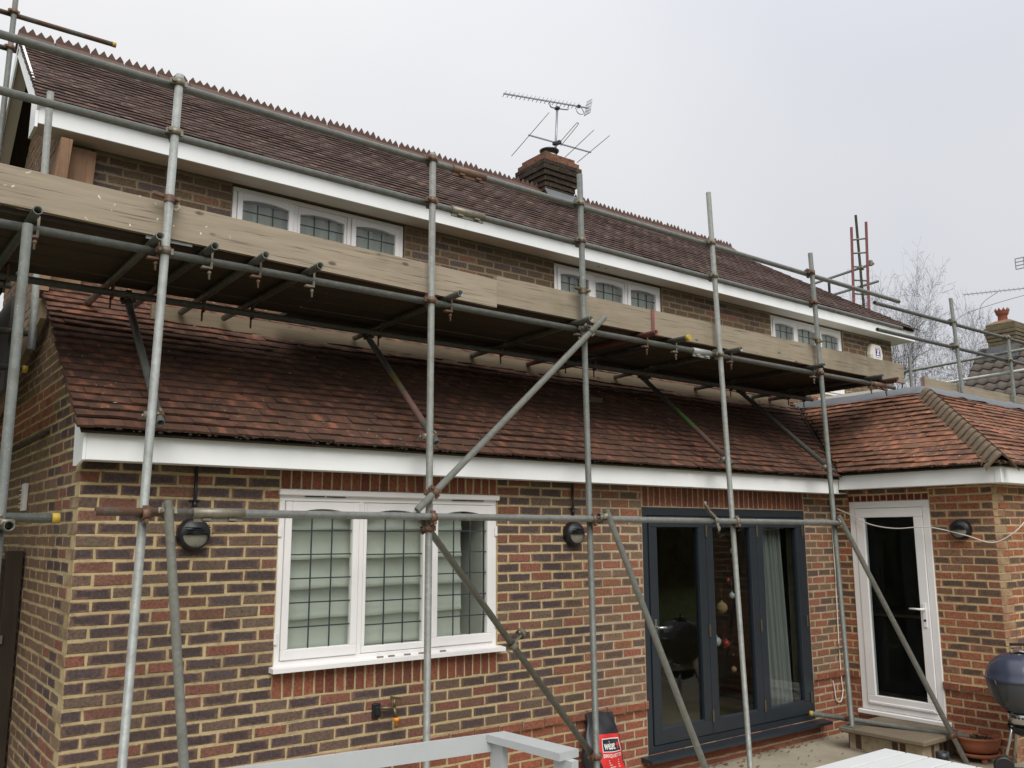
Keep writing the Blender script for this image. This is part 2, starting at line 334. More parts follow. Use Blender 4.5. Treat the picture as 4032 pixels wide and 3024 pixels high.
# ---------------------------------------------------------------- ground
def sheet(x0, x1, y0, y1, z):
    def f(m):
        b = len(m.v); m.v += [(x0, y0, z), (x1, y0, z), (x1, y1, z), (x0, y1, z)]; m.face([b, b + 1, b + 2, b + 3])
    return f
P('ground', LAWN, None, sheet(-900, 900, -900, 900, -.14), 'structure')
P('patio', PATIO, None, sheet(-3, 14, -6.2, -.002, -.12), 'structure')
P('side_path', PATIO, None, sheet(-3, -.0, -.002, 14, -.124), 'structure')

# ================================================================ the house
HOUSE = thing('brick_house', (0, 0, -.12), 'brick house with two tiled roofs, white fascias and a chimney', 'house')
def mixc(a, b, t): return tuple(a[i] + (b[i] - a[i]) * t for i in range(3)) + (1,)
def jit(c, k=.12):
    f = U(1 - k, 1 + k); return (c[0] * f * U(.96, 1.04), c[1] * f, c[2] * f * U(.96, 1.04), 1)
S3 = lambda *a: [srgb(*q) for q in a]
DK, BR, RD, OR_, PU = S3((78, 67, 65), (106, 90, 78), (130, 86, 72), (146, 98, 78), (86, 74, 73))
EB, ER = S3((116, 92, 80), (126, 90, 75))
def pal_new(u, z):
    r = R()
    if r < .52: return jit(mixc(DK, PU, R())), jit(EB)
    if r < .74: return jit(BR), jit(EB)
    if r < .86: return jit(mixc(BR, RD, .55)), jit(ER)
    return jit(RD), jit(ER)
def pal_old(u, z):
    r = R()
    if r < .3: return jit(S3((96, 82, 72))[0]), jit(S3((128, 98, 80))[0])
    if r < .62: return jit(S3((122, 100, 82))[0]), jit(S3((136, 106, 88))[0])
    if r < .82: return jit(S3((142, 98, 76))[0]), jit(S3((144, 102, 80))[0])
    return jit(S3((146, 96, 78))[0]), jit(S3((146, 100, 82))[0])
def pal_main(u, z):
    if z < .5: return pal_red(u, z)
    return pal_old(u, z) if u + U(-.12, .12) > 3.86 + .12 * math.sin(z * 7) else pal_new(u, z)
def pal_red(u, z):
    c = jit(S3((142, 86, 67), (150, 93, 72), (134, 82, 66))[int(R() * 3)]); return c, jit(S3((142, 90, 70))[0])
def pal_sold(u, z): c = jit(S3((126, 76, 60), (134, 84, 66), (116, 70, 58))[int(R() * 3)]); return c, jit(c, .08)
def pal_ext(u, z):
    if z < .5: return pal_red(u, z)
    r = R()
    if r < .45: return jit(S3((154, 98, 74))[0]), jit(S3((150, 100, 78))[0])
    if r < .8: return jit(S3((94, 80, 70))[0]), jit(S3((148, 100, 78))[0])
    return jit(S3((130, 98, 80))[0]), jit(S3((150, 100, 80))[0])
def pal_up(u, z):
    r = R()
    if r < .62: return jit(S3((100, 82, 66))[0]), jit(S3((104, 86, 68))[0])
    if r < .8: return jit(S3((112, 94, 74))[0]), jit(S3((108, 90, 70))[0])
    if r < .92: return jit(S3((88, 78, 76))[0]), jit(S3((98, 82, 70))[0])
    return jit(S3((128, 90, 74))[0]), jit(S3((120, 92, 74))[0])
def pal_side(u, z):
    if 2.67 < z < 2.98 and u > 1.0: return pal_red(u, z)
    if u + U(-.2, .2) < .75 + .25 * math.sin(z * 3): return pal_new(u, z)
    return jit(S3((118, 96, 78))[0]), jit(S3((126, 100, 82))[0])
BRICKS = []
def brick(wall, o, Ud, Nd, u0, u1, z0, z1, pal, proud=0., dep=.03):
    c0, c1 = pal
    if u1 - u0 < .02: return
    j = lambda k=.0032: U(-k, k); nn = proud + U(-.0025, .0018); Z = V((0, 0, 1)); o = V(o)
    q = [(u0 + j(), z0 + j()), (u1 + j(), z0 + j()), (u1 + j(), z1 + j()), (u0 + j(), z1 + j())]
    i_ = .0045; cx, cz = (u0 + u1) / 2, (z0 + z1) / 2
    back = [o + Ud * a + Z * b + Nd * (nn - dep) for a, b in q]; edge = [o + Ud * a + Z * b + Nd * (nn - .004) for a, b in q]
    top = [o + Ud * (a + (i_ if a < cx else -i_)) + Z * (b + (i_ if b < cz else -i_)) + Nd * (nn + U(-.0012, .0012)) for a, b in q]
    BRICKS.append((wall, back, edge, top, c0, c1))
def brick_mesh(m, d):
    _, back, edge, top, c0, c1 = d; b = len(m.v); m.v += [tuple(q) for q in back + edge + top]
    flip = (edge[1] - edge[0]).cross(edge[3] - edge[0]).dot(top[0] - back[0]) < 0
    uo = [(0, 0), (1, 0), (1, 1), (0, 1)]; ui = [(.03, .08), (.97, .08), (.97, .92), (.03, .92)]
    def fc(idx, uv):
        if flip: idx = idx[::-1]; uv = uv[::-1]
        m.face(idx, False, (c0, c1, uv))
    fc([b + 8, b + 9, b + 10, b + 11], ui)
    for i in range(4):
        k = (i + 1) % 4
        fc([b + 4 + i, b + 4 + k, b + 8 + k, b + 8 + i], [uo[i], uo[k], ui[k], ui[i]]); fc([b + i, b + k, b + 4 + k, b + 4 + i], [uo[i], uo[k], uo[k], uo[i]])
Z0 = 2.325
def Zj(k): return Z0 - .075 * k
def bricks(wall, o, Ud, Nd, L0, L1, k0, k1, holes, pal, parity=1, umax=None, proud=None, quoin=0):
    """stretcher bond; k = course index counted down from Z0; rows with k%2==parity start with a full brick"""
    Ud, Nd = V(Ud), V(Nd)
    for k in range(k0, k1):
        z0, z1 = Zj(k + 1) + .0068, Zj(k) - .0068; zc = (z0 + z1) / 2
        pr = proud(k) if proud else 0.
        full = k % 2 == parity; u = L0 if full else L0 - .1125
        lim = umax(zc) if umax else None
        while u < L1:
            a, b = u + .0065, u + .2185; u += .225
            if a < L0 + .005: a = L0
            if b > L1 - .06: b = L1
            lo = lim[0] if lim else -1e9; hi = lim[1] if lim else 1e9
            segs = [(max(a, lo), min(b, hi))]
            for (h0, h1, g0, g1) in holes:
                if zc > g0 - .02 and zc < g1 + .02:
                    ns = []
                    for s0, s1 in segs:
                        if s1 <= h0 or s0 >= h1: ns.append((s0, s1))
                        else:
                            if s0 < h0 - .02: ns.append((s0, h0 - .005))
                            if s1 > h1 + .02: ns.append((h1 + .005, s1))
                    segs = ns
            for s0, s1 in segs:
                if s1 - s0 > .025: brick(wall, o, Ud, Nd, s0, s1, z0, z1, pal((s0 + s1) / 2, zc), pr, (.105 if full else .217) if (quoin == 1 and s0 < L0 + .002) or (quoin == 2 and s1 > L1 - .002) else .03)
def soldiers(wall, o, Ud, Nd, u0, u1, z0, z1, pitch=.075, pal=pal_sold):
    n = round((u1 - u0) / pitch); p = (u1 - u0) / n
    for i in range(n): brick(wall, o, V(Ud), V(Nd), u0 + i * p + .005, u0 + (i + 1) * p - .005, z0, z1, pal(0, 1), 0.)
def slab(m, o, Ud, Nd, u0, u1, z0, z1, holes, rec=.0045, th=.24):
    o, Ud, Nd = V(o), V(Ud), V(Nd); Z = V((0, 0, 1))
    us = sorted({u0, u1, *[q for h in holes for q in h[:2] if u0 < q < u1]}); zs = sorted({z0, z1, *[q for h in holes for q in h[2:] if z0 < q < z1]})
    for i in range(len(us) - 1):
        for j in range(len(zs) - 1):
            a, b, c, d = us[i], us[i + 1], zs[j], zs[j + 1]; mu, mz = (a + b) / 2, (c + d) / 2
            if any(h[0] < mu < h[1] and h[2] < mz < h[3] for h in holes): continue
            q = lambda u, z, n: o + Ud * u + Z * z + Nd * n
            m.hexa([q(a, c, -rec), q(b, c, -rec), q(b, c, -rec - th), q(a, c, -rec - th), q(a, d, -rec), q(b, d, -rec), q(b, d, -rec - th), q(a, d, -rec - th)])
X, Y, NX, NY = V((1, 0, 0)), V((0, 1, 0)), V((-1, 0, 0)), V((0, -1, 0))
# --- lower rear wall (Y = 0)
WIN = (1.2375, 3.0375, 1.07, 2.25); BIF = (4.66, 7.11, .06, 2.19)
SW = (WIN[0] - .035, WIN[1] - .03, .895, 1.07)
W1 = P('wall', MOR, HOUSE, lambda m: slab(m, (0, 0, 0), X, NY, .02, 7.69, -.14, 2.5, [WIN, BIF]))
H1 = [(WIN[0], WIN[1], .9, 2.6), (BIF[0], BIF[1], -.01, 2.6)]
cap = lambda k: .028 if k == 24 else 0.
bricks(W1, (0, 0, 0), X, NY, 0, 7.675, -2, 33, H1, pal_main, 1, None, cap, 1)
soldiers(W1, (0, 0, 0), X, NY, WIN[0], WIN[1], 2.255, 2.46); soldiers(W1, (0, 0, 0), X, NY, WIN[0] - .01, WIN[1] + .0, .905, 1.062)
soldiers(W1, (0, 0, 0), X, NY, BIF[0] + .01, BIF[1] - .01, 2.2, 2.405)
for k in (30, 31, 32):                                   # below the folding door
    u = BIF[0] - (.1 if k % 2 else 0)
    while u < BIF[1]: brick(W1, (0, 0, 0), X, NY, max(BIF[0], u) + .005, min(BIF[1], u + .22), Zj(k + 1) + .005, Zj(k) - .005, pal_red(0, 0)); u += .225
# --- side wall (X = 0), gable above
RS = .715
def roofz(y): return 2.55 + RS * (y + .26)
def side_lim(z):
    k = math.floor((Z0 - z) / .075); st = .224 if k % 2 == 0 else .112
    if z < 2.56: return (st, 4.2)
    y = (z - 2.53) / RS - .26
    if z > 5.0: return (1.5 + (z - 5.05) / .78, 4.12 - (z - 5.05) / .78)
    return (max(st if z < 2.6 else 0, y + .02), 4.2) if y < 1.58 else (1.6, 4.2)
def side_slab(m):
    m.prism([(.0045, .0058, -.14), (.0045, 4.2, -.14), (.0045, 4.2, 4.95), (.0045, 2.9, 6.1), (.0045, 2.7, 6.1), (.0045, 1.6, 5.15), (.0045, 1.6, roofz(1.6) - .05), (.0045, .0058, roofz(0) - .05)], (.22, 0, 0))
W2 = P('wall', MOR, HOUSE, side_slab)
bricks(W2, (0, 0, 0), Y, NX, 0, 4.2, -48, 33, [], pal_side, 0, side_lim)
P('tile_ledge', MOSS, HOUSE, lambda m: [m.bbox(-.035, .0, 1.05 + i * .17, 1.05 + i * .17 + .165, 2.63 + U(-.004, .004), 2.65 + U(0, .006)) for i in range(11)])
# --- upper storey wall (Y = 1.58)
DY = 1.58; SOF = 4.972; XR = 12.03; YFA = 1.34
WU = [(1.346, 3.075), (5.0, 6.735), (8.915, 10.66)]
UH = [(a, b, 3.95, SOF) for a, b in WU]
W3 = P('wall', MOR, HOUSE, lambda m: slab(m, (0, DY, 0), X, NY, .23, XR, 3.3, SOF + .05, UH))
bricks(W3, (0, DY, 0), X, NY, .0, XR, -35, -17, [(a, b, 3.9, 5.2) for a, b in WU], pal_up, 0)
# --- kitchen extension : door wall (X = 7.68) and end wall (Y = -1.70)
XD, YC = 7.68, -1.70
DOOR = (.19, 1.075, .145, 2.285)                         # distance along -Y from the inner corner
W4 = P('wall', MOR, HOUSE, lambda m: slab(m, (XD, 0, 0), NY, NX, .0, -YC - .008, -.14, 2.5, [DOOR]))
bricks(W4, (XD, 0, 0), NY, NX, .01, -YC, -2, 33, [(DOOR[0], DOOR[1], .12, 2.36)], pal_ext, 1, None, cap, 2)
soldiers(W4, (XD, 0, 0), NY, NX, DOOR[0] - .02, DOOR[1], 2.29, 2.352, .0755, lambda a, b: (jit(S3((104, 48, 40))[0]), jit(S3((110, 56, 46))[0])))
soldiers(W4, (XD, 0, 0), NY, NX, DOOR[0] - .02, DOOR[1], 2.365, 2.43, .225, pal_ext)
W5 = P('wall', MOR, HOUSE, lambda m: slab(m, (XD + .24, YC, 0), X, NY, 0.012, 6.0, -.14, 2.5, []))
bricks(W5, (XD, YC, 0), X, NY, 0.0, 5.6, -2, 33, [], pal_ext, 0, lambda z: ((.224 if math.floor((Z0 - z) / .075) % 2 == 0 else .112), 9), cap)
P('wall', MOR, HOUSE, lambda m: (m.box(XR - .25, XR - .006, DY + .25, 4.2, 2.0, 4.95), m.box(.23, XR, 4.0, 4.2, -.12, 4.95), m.box(13.6, 13.8, YC + .25, 4.0, -.12, 2.5)))
def bw5(m): slab(m, (XR, 0, 0), Y, X, DY, 4.2, 3.5, 4.95, [], .002, .2)
# pick the 300 bricks that show largest; the rest of each wall is one piece
def parea(pts):
    q = [proj(p) for p in pts]
    if not any(-20 < a < 1044 and -20 < b < 788 for a, b, c in q): return 0
    return abs(sum(q[i][0] * q[(i + 1) % 4][1] - q[(i + 1) % 4][0] * q[i][1] for i in range(4))) / 2
def split(items, key, wallkey, mesher, name, rest, mat):
    order = sorted(range(len(items)), key=lambda i: -key(items[i])); big = set(order[:300]); groups = {}
    for i, d in enumerate(items):
        if i in big:
            m = MB(); mesher(m, d); m.build(name, mat, wallkey(d))
        else:
            groups.setdefault(wallkey(d).name, (wallkey(d), MB())); mesher(groups[wallkey(d).name][1], d)
    for w_, m in groups.values(): m.build(rest, mat, w_, 'stuff')
split(BRICKS, lambda d: parea(d[3]), lambda d: d[0], brick_mesh, 'brick', 'brickwork', BRK)

# --- fascias and soffits
def fascia_low(m):
    m.bbox(-.02, 7.477, -.2, -.184, 2.372, 2.568, .003); m.box(.0, 7.66, -.183, -.02, 2.376, 2.386)
P('fascia', UPVC, HOUSE, fascia_low)
P('fascia_end', UPVC, HOUSE, lambda m: m.prism([(-.037, -.205, 2.372), (-.037, -.205, 2.556), (-.037, .06, 2.6), (-.037, .03, 2.35), (-.037, -.06, 2.345)], (.016, 0, 0)))
P('fascia_joint', UPVC, HOUSE, lambda m: (m.bbox(5.06, 5.12, -.2035, -.2, 2.376, 2.53, .001)))
def fascia_ext(m):
    m.bbox(7.4785, 7.494, -1.868, -.2, 2.415, 2.602, .003); m.bbox(7.478, 13.5, -1.886, -1.87, 2.415, 2.602, .003); m.box(7.495, 7.67, -1.86, -.2, 2.417, 2.425); m.box(7.5, 13.5, -1.866, -1.71, 2.418, 2.426)
P('fascia', UPVC, HOUSE, fascia_ext)
P('fascia_corner', UPVC, HOUSE, lambda m: m.bbox(7.474, 7.53, -1.891, -1.83, 2.413, 2.604, .003))
P('fascia', UPVC, HOUSE, lambda m: (m.bbox(-.215, 12.33, YFA, YFA + .018, SOF, 5.147, .003), m.bbox(12.312, 12.33, YFA + .0185, 4.4, SOF + .001, 5.147, .003)))
P('soffit', CREAM, HOUSE, lambda m: (m.box(-.2, 12.31, YFA + .019, DY - .002, SOF + .004, SOF + .016), m.box(XR + .004, 12.31, DY, 4.3, SOF + .005, SOF + .016)))
for xv in (.42, 4.0, 7.9):
    P('vent_hole', BLK, HOUSE, lambda m: [m.tube((5.55 + i * .12, 1.45, SOF + .006), (5.55 + i * .12, 1.45, SOF + .002), .014, 8) for i in range(2)]) if xv == 4.0 else None
    P('fascia_joint', UPVC, HOUSE, lambda m: m.bbox(xv + .3, xv + .303, YFA - .0008, YFA, SOF + .004, 5.14, .0004))
# --- roofs
TILES = []
def tiles(roof, o, Ud, Vd, Nd, vmax, lim, pal, w=.165, g=.1, phase=0., lift=.021, rag=1.):
    o, Ud, Vd, Nd = V(o), V(Ud), V(Vd).normalized(), V(Nd).normalized(); r = 0; v = -.02
    while v < vmax:
        v0, v1 = v, min(v + g + .03, vmax + .03); a0, b0 = lim(max(v0, 0)); a1, b1 = lim(min(v1, vmax))
        u = math.floor(min(a0, a1) / w) * w + (w / 2 if r % 2 else 0) - w
        while u < max(b0, b1):
            q0, q1 = u + .001 + U(-.0008, .0008), u + w - .001 + U(-.0008, .0008); u += w
            cl = lambda x, a, b: min(max(x, a), b)
            p0, p1, p2, p3 = cl(q0, a0, b0), cl(q1, a0, b0), cl(q1, a1, b1), cl(q0, a1, b1)
            if (p1 - p0) + (p2 - p3) < .05: continue
            h = lift + rag * (U(-.004, .006) + .005 * math.sin(u * 2.1 + v * 5)); t = .016 * min(1, lift / .018); dv = rag * (U(-.006, .006) + .006 * math.sin(u * 1.3 + r)); sk = rag * U(-.004, .004)
            f = lambda a, b, n: o + Ud * a + Vd * b + Nd * n
            lo = [f(p0, v0 + dv, h + sk - t), f(p1, v0 + dv, h - sk - t), f(p2, v1, .002 - t), f(p3, v1, .002 - t)]
            hi = [f(p0, v0 + dv, h + sk), f(p1, v0 + dv, h - sk), f(p2, v1, .003), f(p3, v1, .003)]
            TILES.append((roof, lo, hi, *pal((p0 + p1) / 2, v0)))
        v += g; r += 1
def tile_mesh(m, d):
    _, lo, hi, c0, c1 = d; b = len(m.v); m.v += [tuple(q) for q in lo + hi]; fl = (hi[1] - hi[0]).cross(hi[3] - hi[0]).dot(hi[0] - lo[0]) < 0
    def fc(i, uv): m.face([b + q for q in (i[::-1] if fl else i)], False, (c0, c1, uv[::-1] if fl else uv))
    fc((4, 5, 6, 7), [(0, 0), (1, 0), (1, 1), (0, 1)]); e = [(0, 0)] * 4
    fc((0, 1, 5, 4), e); fc((1, 2, 6, 5), e); fc((3, 0, 4, 7), e)
def tp(a, b, hot, p=.35):
    def f(u, v):
        r = R(); c = jit(mixc(a, b, R()), .08); return c, jit(hot, .1) if r < p else jit(mixc(c, hot, .45), .1)
    return f
T_LOW = tp(*S3((99, 71, 58), (82, 62, 53), (130, 86, 67)), .42); T_EXT = tp(*S3((142, 98, 77), (112, 87, 73), (160, 110, 85)), .6); T_UP = tp(*S3((67, 52, 48), (75, 59, 54), (112, 92, 80)), .2)
cs = 1 / math.hypot(1, RS); EV = V((0, 1, RS)); EN = V((0, -RS, 1)); TMAX = 1.42
# main lean-to : eave Y=-.26, wall at 1.58
lowE = V((0, -.26, 2.557))
ROOF1 = P('roof', MOSS, HOUSE, lambda m: m.prism([(-.06, -.24, 2.535), (7.44, -.24, 2.535), (8.85, 1.17, 2.535 + RS * 1.41), (8.85, 1.57, 2.535 + RS * 1.81), (-.06, 1.57, 2.535 + RS * 1.81)], (0, 0, -.015)))
def lim1(v):
    y = v * cs; return (-.09, min(7.42 + y, 8.86))
tiles(ROOF1, lowE, X, EV, EN, 1.82 / cs, lim1, T_LOW)
# extension, slope above the door (faces -X)
ROOF2 = P('roof', MOSS, HOUSE, lambda m: m.prism([(7.44, -.24, 2.575), (7.44, -1.91, 2.575), (8.84, -.51, 2.575 + RS * 1.4), (8.84, 1.16, 2.575 + RS * 1.4)], (0, 0, -.015)))
tiles(ROOF2, (7.42, 0, 2.597), NY, (1, 0, RS), (-RS, 0, 1), TMAX / cs, lambda v: (.26 - v * cs, 1.93 - v * cs), T_EXT)
ROOF3 = P('roof', MOSS, HOUSE, lambda m: m.prism([(7.44, -1.91, 2.575), (13.5, -1.91, 2.575), (13.5, -.51, 2.575 + RS * 1.4), (8.84, -.51, 2.575 + RS * 1.4)], (0, 0, -.015)))
tiles(ROOF3, (0, -1.93, 2.597), X, EV, EN, TMAX / cs, lambda v: (7.42 + v * cs, 13.5), T_EXT)
ZF = 2.597 + RS * TMAX
P('flat_roof', LEAD, HOUSE, lambda m: (m.box(8.88, 13.5, -.47, 1.56, ZF - .1, ZF - .02)))
# upper roof
YE = 1.285; US = .782; UE = V((0, YE, 5.155)); ucs = 1 / math.hypot(1, US); YR = 2.8; ZR = 5.155 + US * (YR - YE); XH = 9.6
ROOF4 = P('roof', MOSS, HOUSE, lambda m: (m.prism([(-.21, 1.32, 5.16), (12.28, 1.32, 5.16), (XH, YR, ZR - .02), (-.21, YR, ZR - .02)], (0, 0, -.04)),
    m.prism([(-.21, 4.28, 5.16), (-.21, YR, ZR - .02), (XH, YR, ZR - .02), (12.28, 4.28, 5.16)], (0, 0, -.04)), m.prism([(12.29, 1.34, 5.158), (12.29, 4.26, 5.158), (XH, YR, ZR - .024)], (0, 0, -.04))))
def lim4(v):
    t = v * ucs / (YR - YE); return (-.25, 12.36 + (XH - 12.36) * t)
tiles(ROOF4, UE, X, (0, 1, US), (0, -US, 1), (YR - YE) / ucs - .03, lim4, T_UP, lift=.014, rag=.6)
def lim5(v):
    t = v * ucs / (4.315 - YR); return (-12.36 - (XH - 12.36) * t, .25)
tiles(ROOF4, (0, 4.315, 5.155), NX, (0, -1, US), (0, US, 1), .6, lim5, T_UP)
split(TILES, lambda d: parea(d[2]), lambda d: d[0], tile_mesh, 'tile', 'tiling', TIL)
# gable boards, left end of the upper roof
def barge(m):
    for s, y0 in ((1, 1.32), (-1, 4.28)):
        a, b = V((-.226, y0, 5.09)), V((-.226, YR, ZR - .06)); m.bar(a, b, .016, .15, (0, -s * US, 1))
P('bargeboard', UPVC, HOUSE, barge)
P('gable_soffit', CREAM, HOUSE, lambda m: (m.prism([(-.21, 1.4, 5.1), (-.21, YR, ZR - .1), (-.002, YR, ZR - .1), (-.002, 1.4, 5.1)], (0, .01, -.012)), m.prism([(-.21, 4.2, 5.1), (-.21, YR, ZR - .1), (-.12, YR, ZR - .1), (-.12, 4.2, 5.1)], (0, -.01, -.012))))
P('fascia_box_end', UPVC, HOUSE, lambda m: m.prism([(-.236, YFA - .004, 4.94), (-.236, YFA - .004, 5.14), (-.236, 1.6, 5.32), (-.236, 1.6, 4.94)], (.02, 0, 0)))
# cockscomb ridge tiles
RIDGE = plain('ridge_clay', (86, 66, 57), .9, .22, 14, bump=.4)
x = -.25; ridge_src = None
while x < XH - .05:
    if 5.68 < x + .15 < 6.4: x += .302; continue
    def rt(m, x=x):
        L = .296; t = .016; h = .118; zb = ZR + .03 + U(-.008, .008); c = U(-.01, .01)
        for s in (-1, 1):
            m.prism([(x, YR, zb + .02), (x, YR + s * .13, zb - .085), (x, YR + s * .13, zb - .065), (x, YR + s * .008, zb + .042)], (L, 0, 0))
        poly = [(x, YR - t / 2 + c, zb)]
        for i in range(4):
            a = L / 4; poly += [(x + i * a + .004, YR - t / 2 + c, zb + .066), (x + (i + .5) * a + U(-.005, .005), YR - t / 2 + c, zb + h + U(-.012, .007) - (.035 if R() < .05 else 0)), (x + (i + 1) * a - .004, YR - t / 2 + c, zb + .066)]
        poly.append((x + L, YR - t / 2 + c, zb)); m.prism(poly[::-1], (0, t, 0))
    P('ridge_tile', RIDGE, HOUSE, rt); x += .302
# bonnet hip tiles on the extension
hipd = V((1, 1, RS)).normalized()
for i in range(17):
    t = .02 + i * TMAX / 18.2; c = V((7.42 + t, -1.93 + t, 2.597 + RS * t))
    def bt(m, c=c):
        d = hipd; s = V((1, -1, 0)).normalized(); n = s.cross(d); n = n if n.z > 0 else -n
        n2 = (n + V((0, 0, .0))).normalized(); ru = []
        for k, (off, w_, lift) in enumerate(((-.02, .145, .036), (.13, .11, .012))):
            rg = []
            for a in range(7):
                q = -1 + a / 3; rg.append(c + d * (off - .05 * abs(q) * (k == 0)) + s * q * w_ + n2 * (lift + .06 * (1 - q * q) - .085 * abs(q) - .008))
            ru.append(rg)
        b = len(m.v); m.v += [tuple(q) for q in ru[0] + ru[1]] + [tuple(q - n2 * .022) for q in ru[0] + ru[1]]
        for a in range(6):
            m.face([b + a, b + a + 1, b + 8 + a, b + 7 + a], True); m.face([b + 14 + a, b + 15 + a, b + a + 1, b + a])
    P('bonnet_tile', BONN, HOUSE, bt)
# lead capping along the top of the extension slopes
def leadcap(m):
    prof = [(-.13, -.065), (-.12, -.045), (-.02, .028), (.0, .042), (.03, .045), (.06, .038), (.08, .01), (.085, -.03)]
    c = V((8.89, -.46, ZF)); A = []; B = []; D_ = []
    for a, h in prof:
        A.append((8.84 + a, 1.17 + max(0, a), ZF + h)); B.append((8.84 + a, -.51 + a, ZF + h)); D_.append((13.4, -.51 + a, ZF + h))
    n1, n2 = 14, 34; rows = [[V(A[i]).lerp(V(B[i]), k / n1) for i in range(8)] for k in range(n1)] + [[V(B[i]).lerp(V(D_[i]), k / n2) for i in range(8)] for k in range(n2 + 1)]
    b = len(m.v)
    for k, rw in enumerate(rows):
        wv = .004 * math.sin(k * 1.7) + .006 * math.sin(k * .6 + 1); lap = .012 if k in (20, 24, 31, 38, 45) else 0
        m.v += [tuple(q + V((0, 0, wv * (1.2 if i < 2 else .5) + lap))) for i, q in enumerate(rw)]
    for k in range(len(rows) - 1):
        for i in range(7): m.face([b + k * 8 + i, b + k * 8 + i + 1, b + k * 8 + 9 + i, b + k * 8 + 8 + i], True)
P('lead_flashing', LEAD, HOUSE, leadcap)
P('valley', MOSS, HOUSE, lambda m: m.prism([(7.36, -.26, 2.58), (7.48, -.26, 2.58), (8.92, 1.17, 2.59 + RS * TMAX), (8.78, 1.17, 2.59 + RS * TMAX)], (0, 0, .006)))
# roof light on the flat roof and moss along the eaves
P('roof_light', CREAM, HOUSE, lambda m: (m.box(9.6, 11.2, .35, 1.3, ZF + .0, ZF + .16), m.box(9.56, 11.24, .31, 1.34, ZF + .161, ZF + .2)))
def moss(m):
    for i in range(620):
        x = U(-.05, 7.3); v = random.choice((0, 0, 0, 0, 1, 2, 3, 4, 5, 6)) * .1; m.blob(lowE + X * x + EV * cs * (v - .022 + U(-.004, .01)) + EN * cs * U(-.006, .014), U(.004, .012), (1.8, 1, .8))
    for i in range(260): y = U(.3, 1.9); m.blob(V((7.405, -y, 2.6)) + V((U(-.01, .02), 0, U(-.012, .012))), U(.005, .012), (1, 1.8, .8))
    for i in range(260): m.blob(V((U(7.42, 9), -1.945, 2.6)) + V((0, U(-.01, .02), U(-.01, .012))), U(.005, .012), (1.8, 1, .8))
    for i in range(200): t = U(.02, 1.4); m.blob(V((7.42 + t + U(-.06, .06), -.26 + t + U(-.06, .06), 2.61 + RS * t)), U(.006, .014), (1.4, 1.4, .6))
    for i in range(300): m.blob(UE + V((U(-.2, 12), U(-.02, .01), U(-.02, .0))), U(.004, .01), (2, 1, .8))
P('moss_on_tiles', MOSS, HOUSE, moss, 'stuff')
P('roof_vent_tile', BONN, HOUSE, lambda m: m.hexa([lowE + X * a + EV * cs * b + EN * cs * c for a, b, c in ((4.62, 1.12, .02), (4.8, 1.12, .02), (4.8, 1.24, .02), (4.62, 1.24, .02), (4.63, 1.125, .07), (4.79, 1.125, .07), (4.79, 1.235, .03), (4.63, 1.235, .03))]))
# chimney
CB = []
CHIM = P('chimney', MOR, HOUSE, lambda m: m.box(5.83, 6.23, 2.71, 3.09, 6.0, 6.84))
for k in range(12):
    z = 6.08 + k * .068; gr = [-.03, -.03, -.03, -.02, -.01, .0, .02, .045, .065, .065, .04, .0][k]
    x0, x1, y0, y1 = 5.77 - gr, 6.29 + gr, 2.65 - gr, 3.15 + gr
    cc = lambda: (jit(S3((122, 84, 66))[0], .2), jit(S3((96, 74, 60))[0], .2)) if k > 9 or k == 3 else (jit(S3((52, 45, 39))[0], .25), jit(S3((64, 52, 43))[0], .25))
    hh = (z + .004, z + .064); al = lambda q: (q[0][:3] + (.15,), q[1])
    for Ud, Nd, o, L in ((X, NY, (x0, y0, 0), x1 - x0), (NY, NX, (x0, y1, 0), y1 - y0), (Y, X, (x1, y0, 0), y1 - y0), (NX, Y, (x1, y1, 0), x1 - x0)):
        n = 3; off = (L / n / 2 if k % 2 else 0); u = -off
        while u < L - .01: brick(CHIM, o, Ud, Nd, max(0, u) + .003, min(L, u + L / n) - .003, hh[0], hh[1], al(cc()), 0, .09); u += L / n
mm = MB()
for d in BRICKS:
    if d[0] is CHIM: brick_mesh(mm, d)
mm.build('brickwork', BRK, CHIM, 'stuff')
P('chimney_top', MOR, CHIM, lambda m: m.hexa([(5.78, 2.66, 6.84), (6.28, 2.66, 6.84), (6.28, 3.14, 6.84), (5.78, 3.14, 6.84), (5.92, 2.78, 6.93), (6.16, 2.78, 6.93), (6.16, 3.02, 6.93), (5.92, 3.02, 6.93)]))
P('chimney_pot', CREAM, CHIM, lambda m: m.lathe((6.05, 2.9, 6.9), [(.001, 0), (.1, 0), (.095, .09), (.001, .09)], 16))
P('chimney_cowl', BLK, CHIM, lambda m: m.lathe((6.05, 2.9, 6.98), [(.001, 0), (.075, .0), (.13, .06), (.135, .075), (.1, .065), (.001, .05)], 18))
P('lead_apron', LEAD, CHIM, lambda m: m.prism([(5.74, 2.5, ZR - .21), (6.34, 2.5, ZR - .21), (6.32, 2.655, ZR + .03), (5.76, 2.655, ZR + .03)], (0, -.008, .008)))

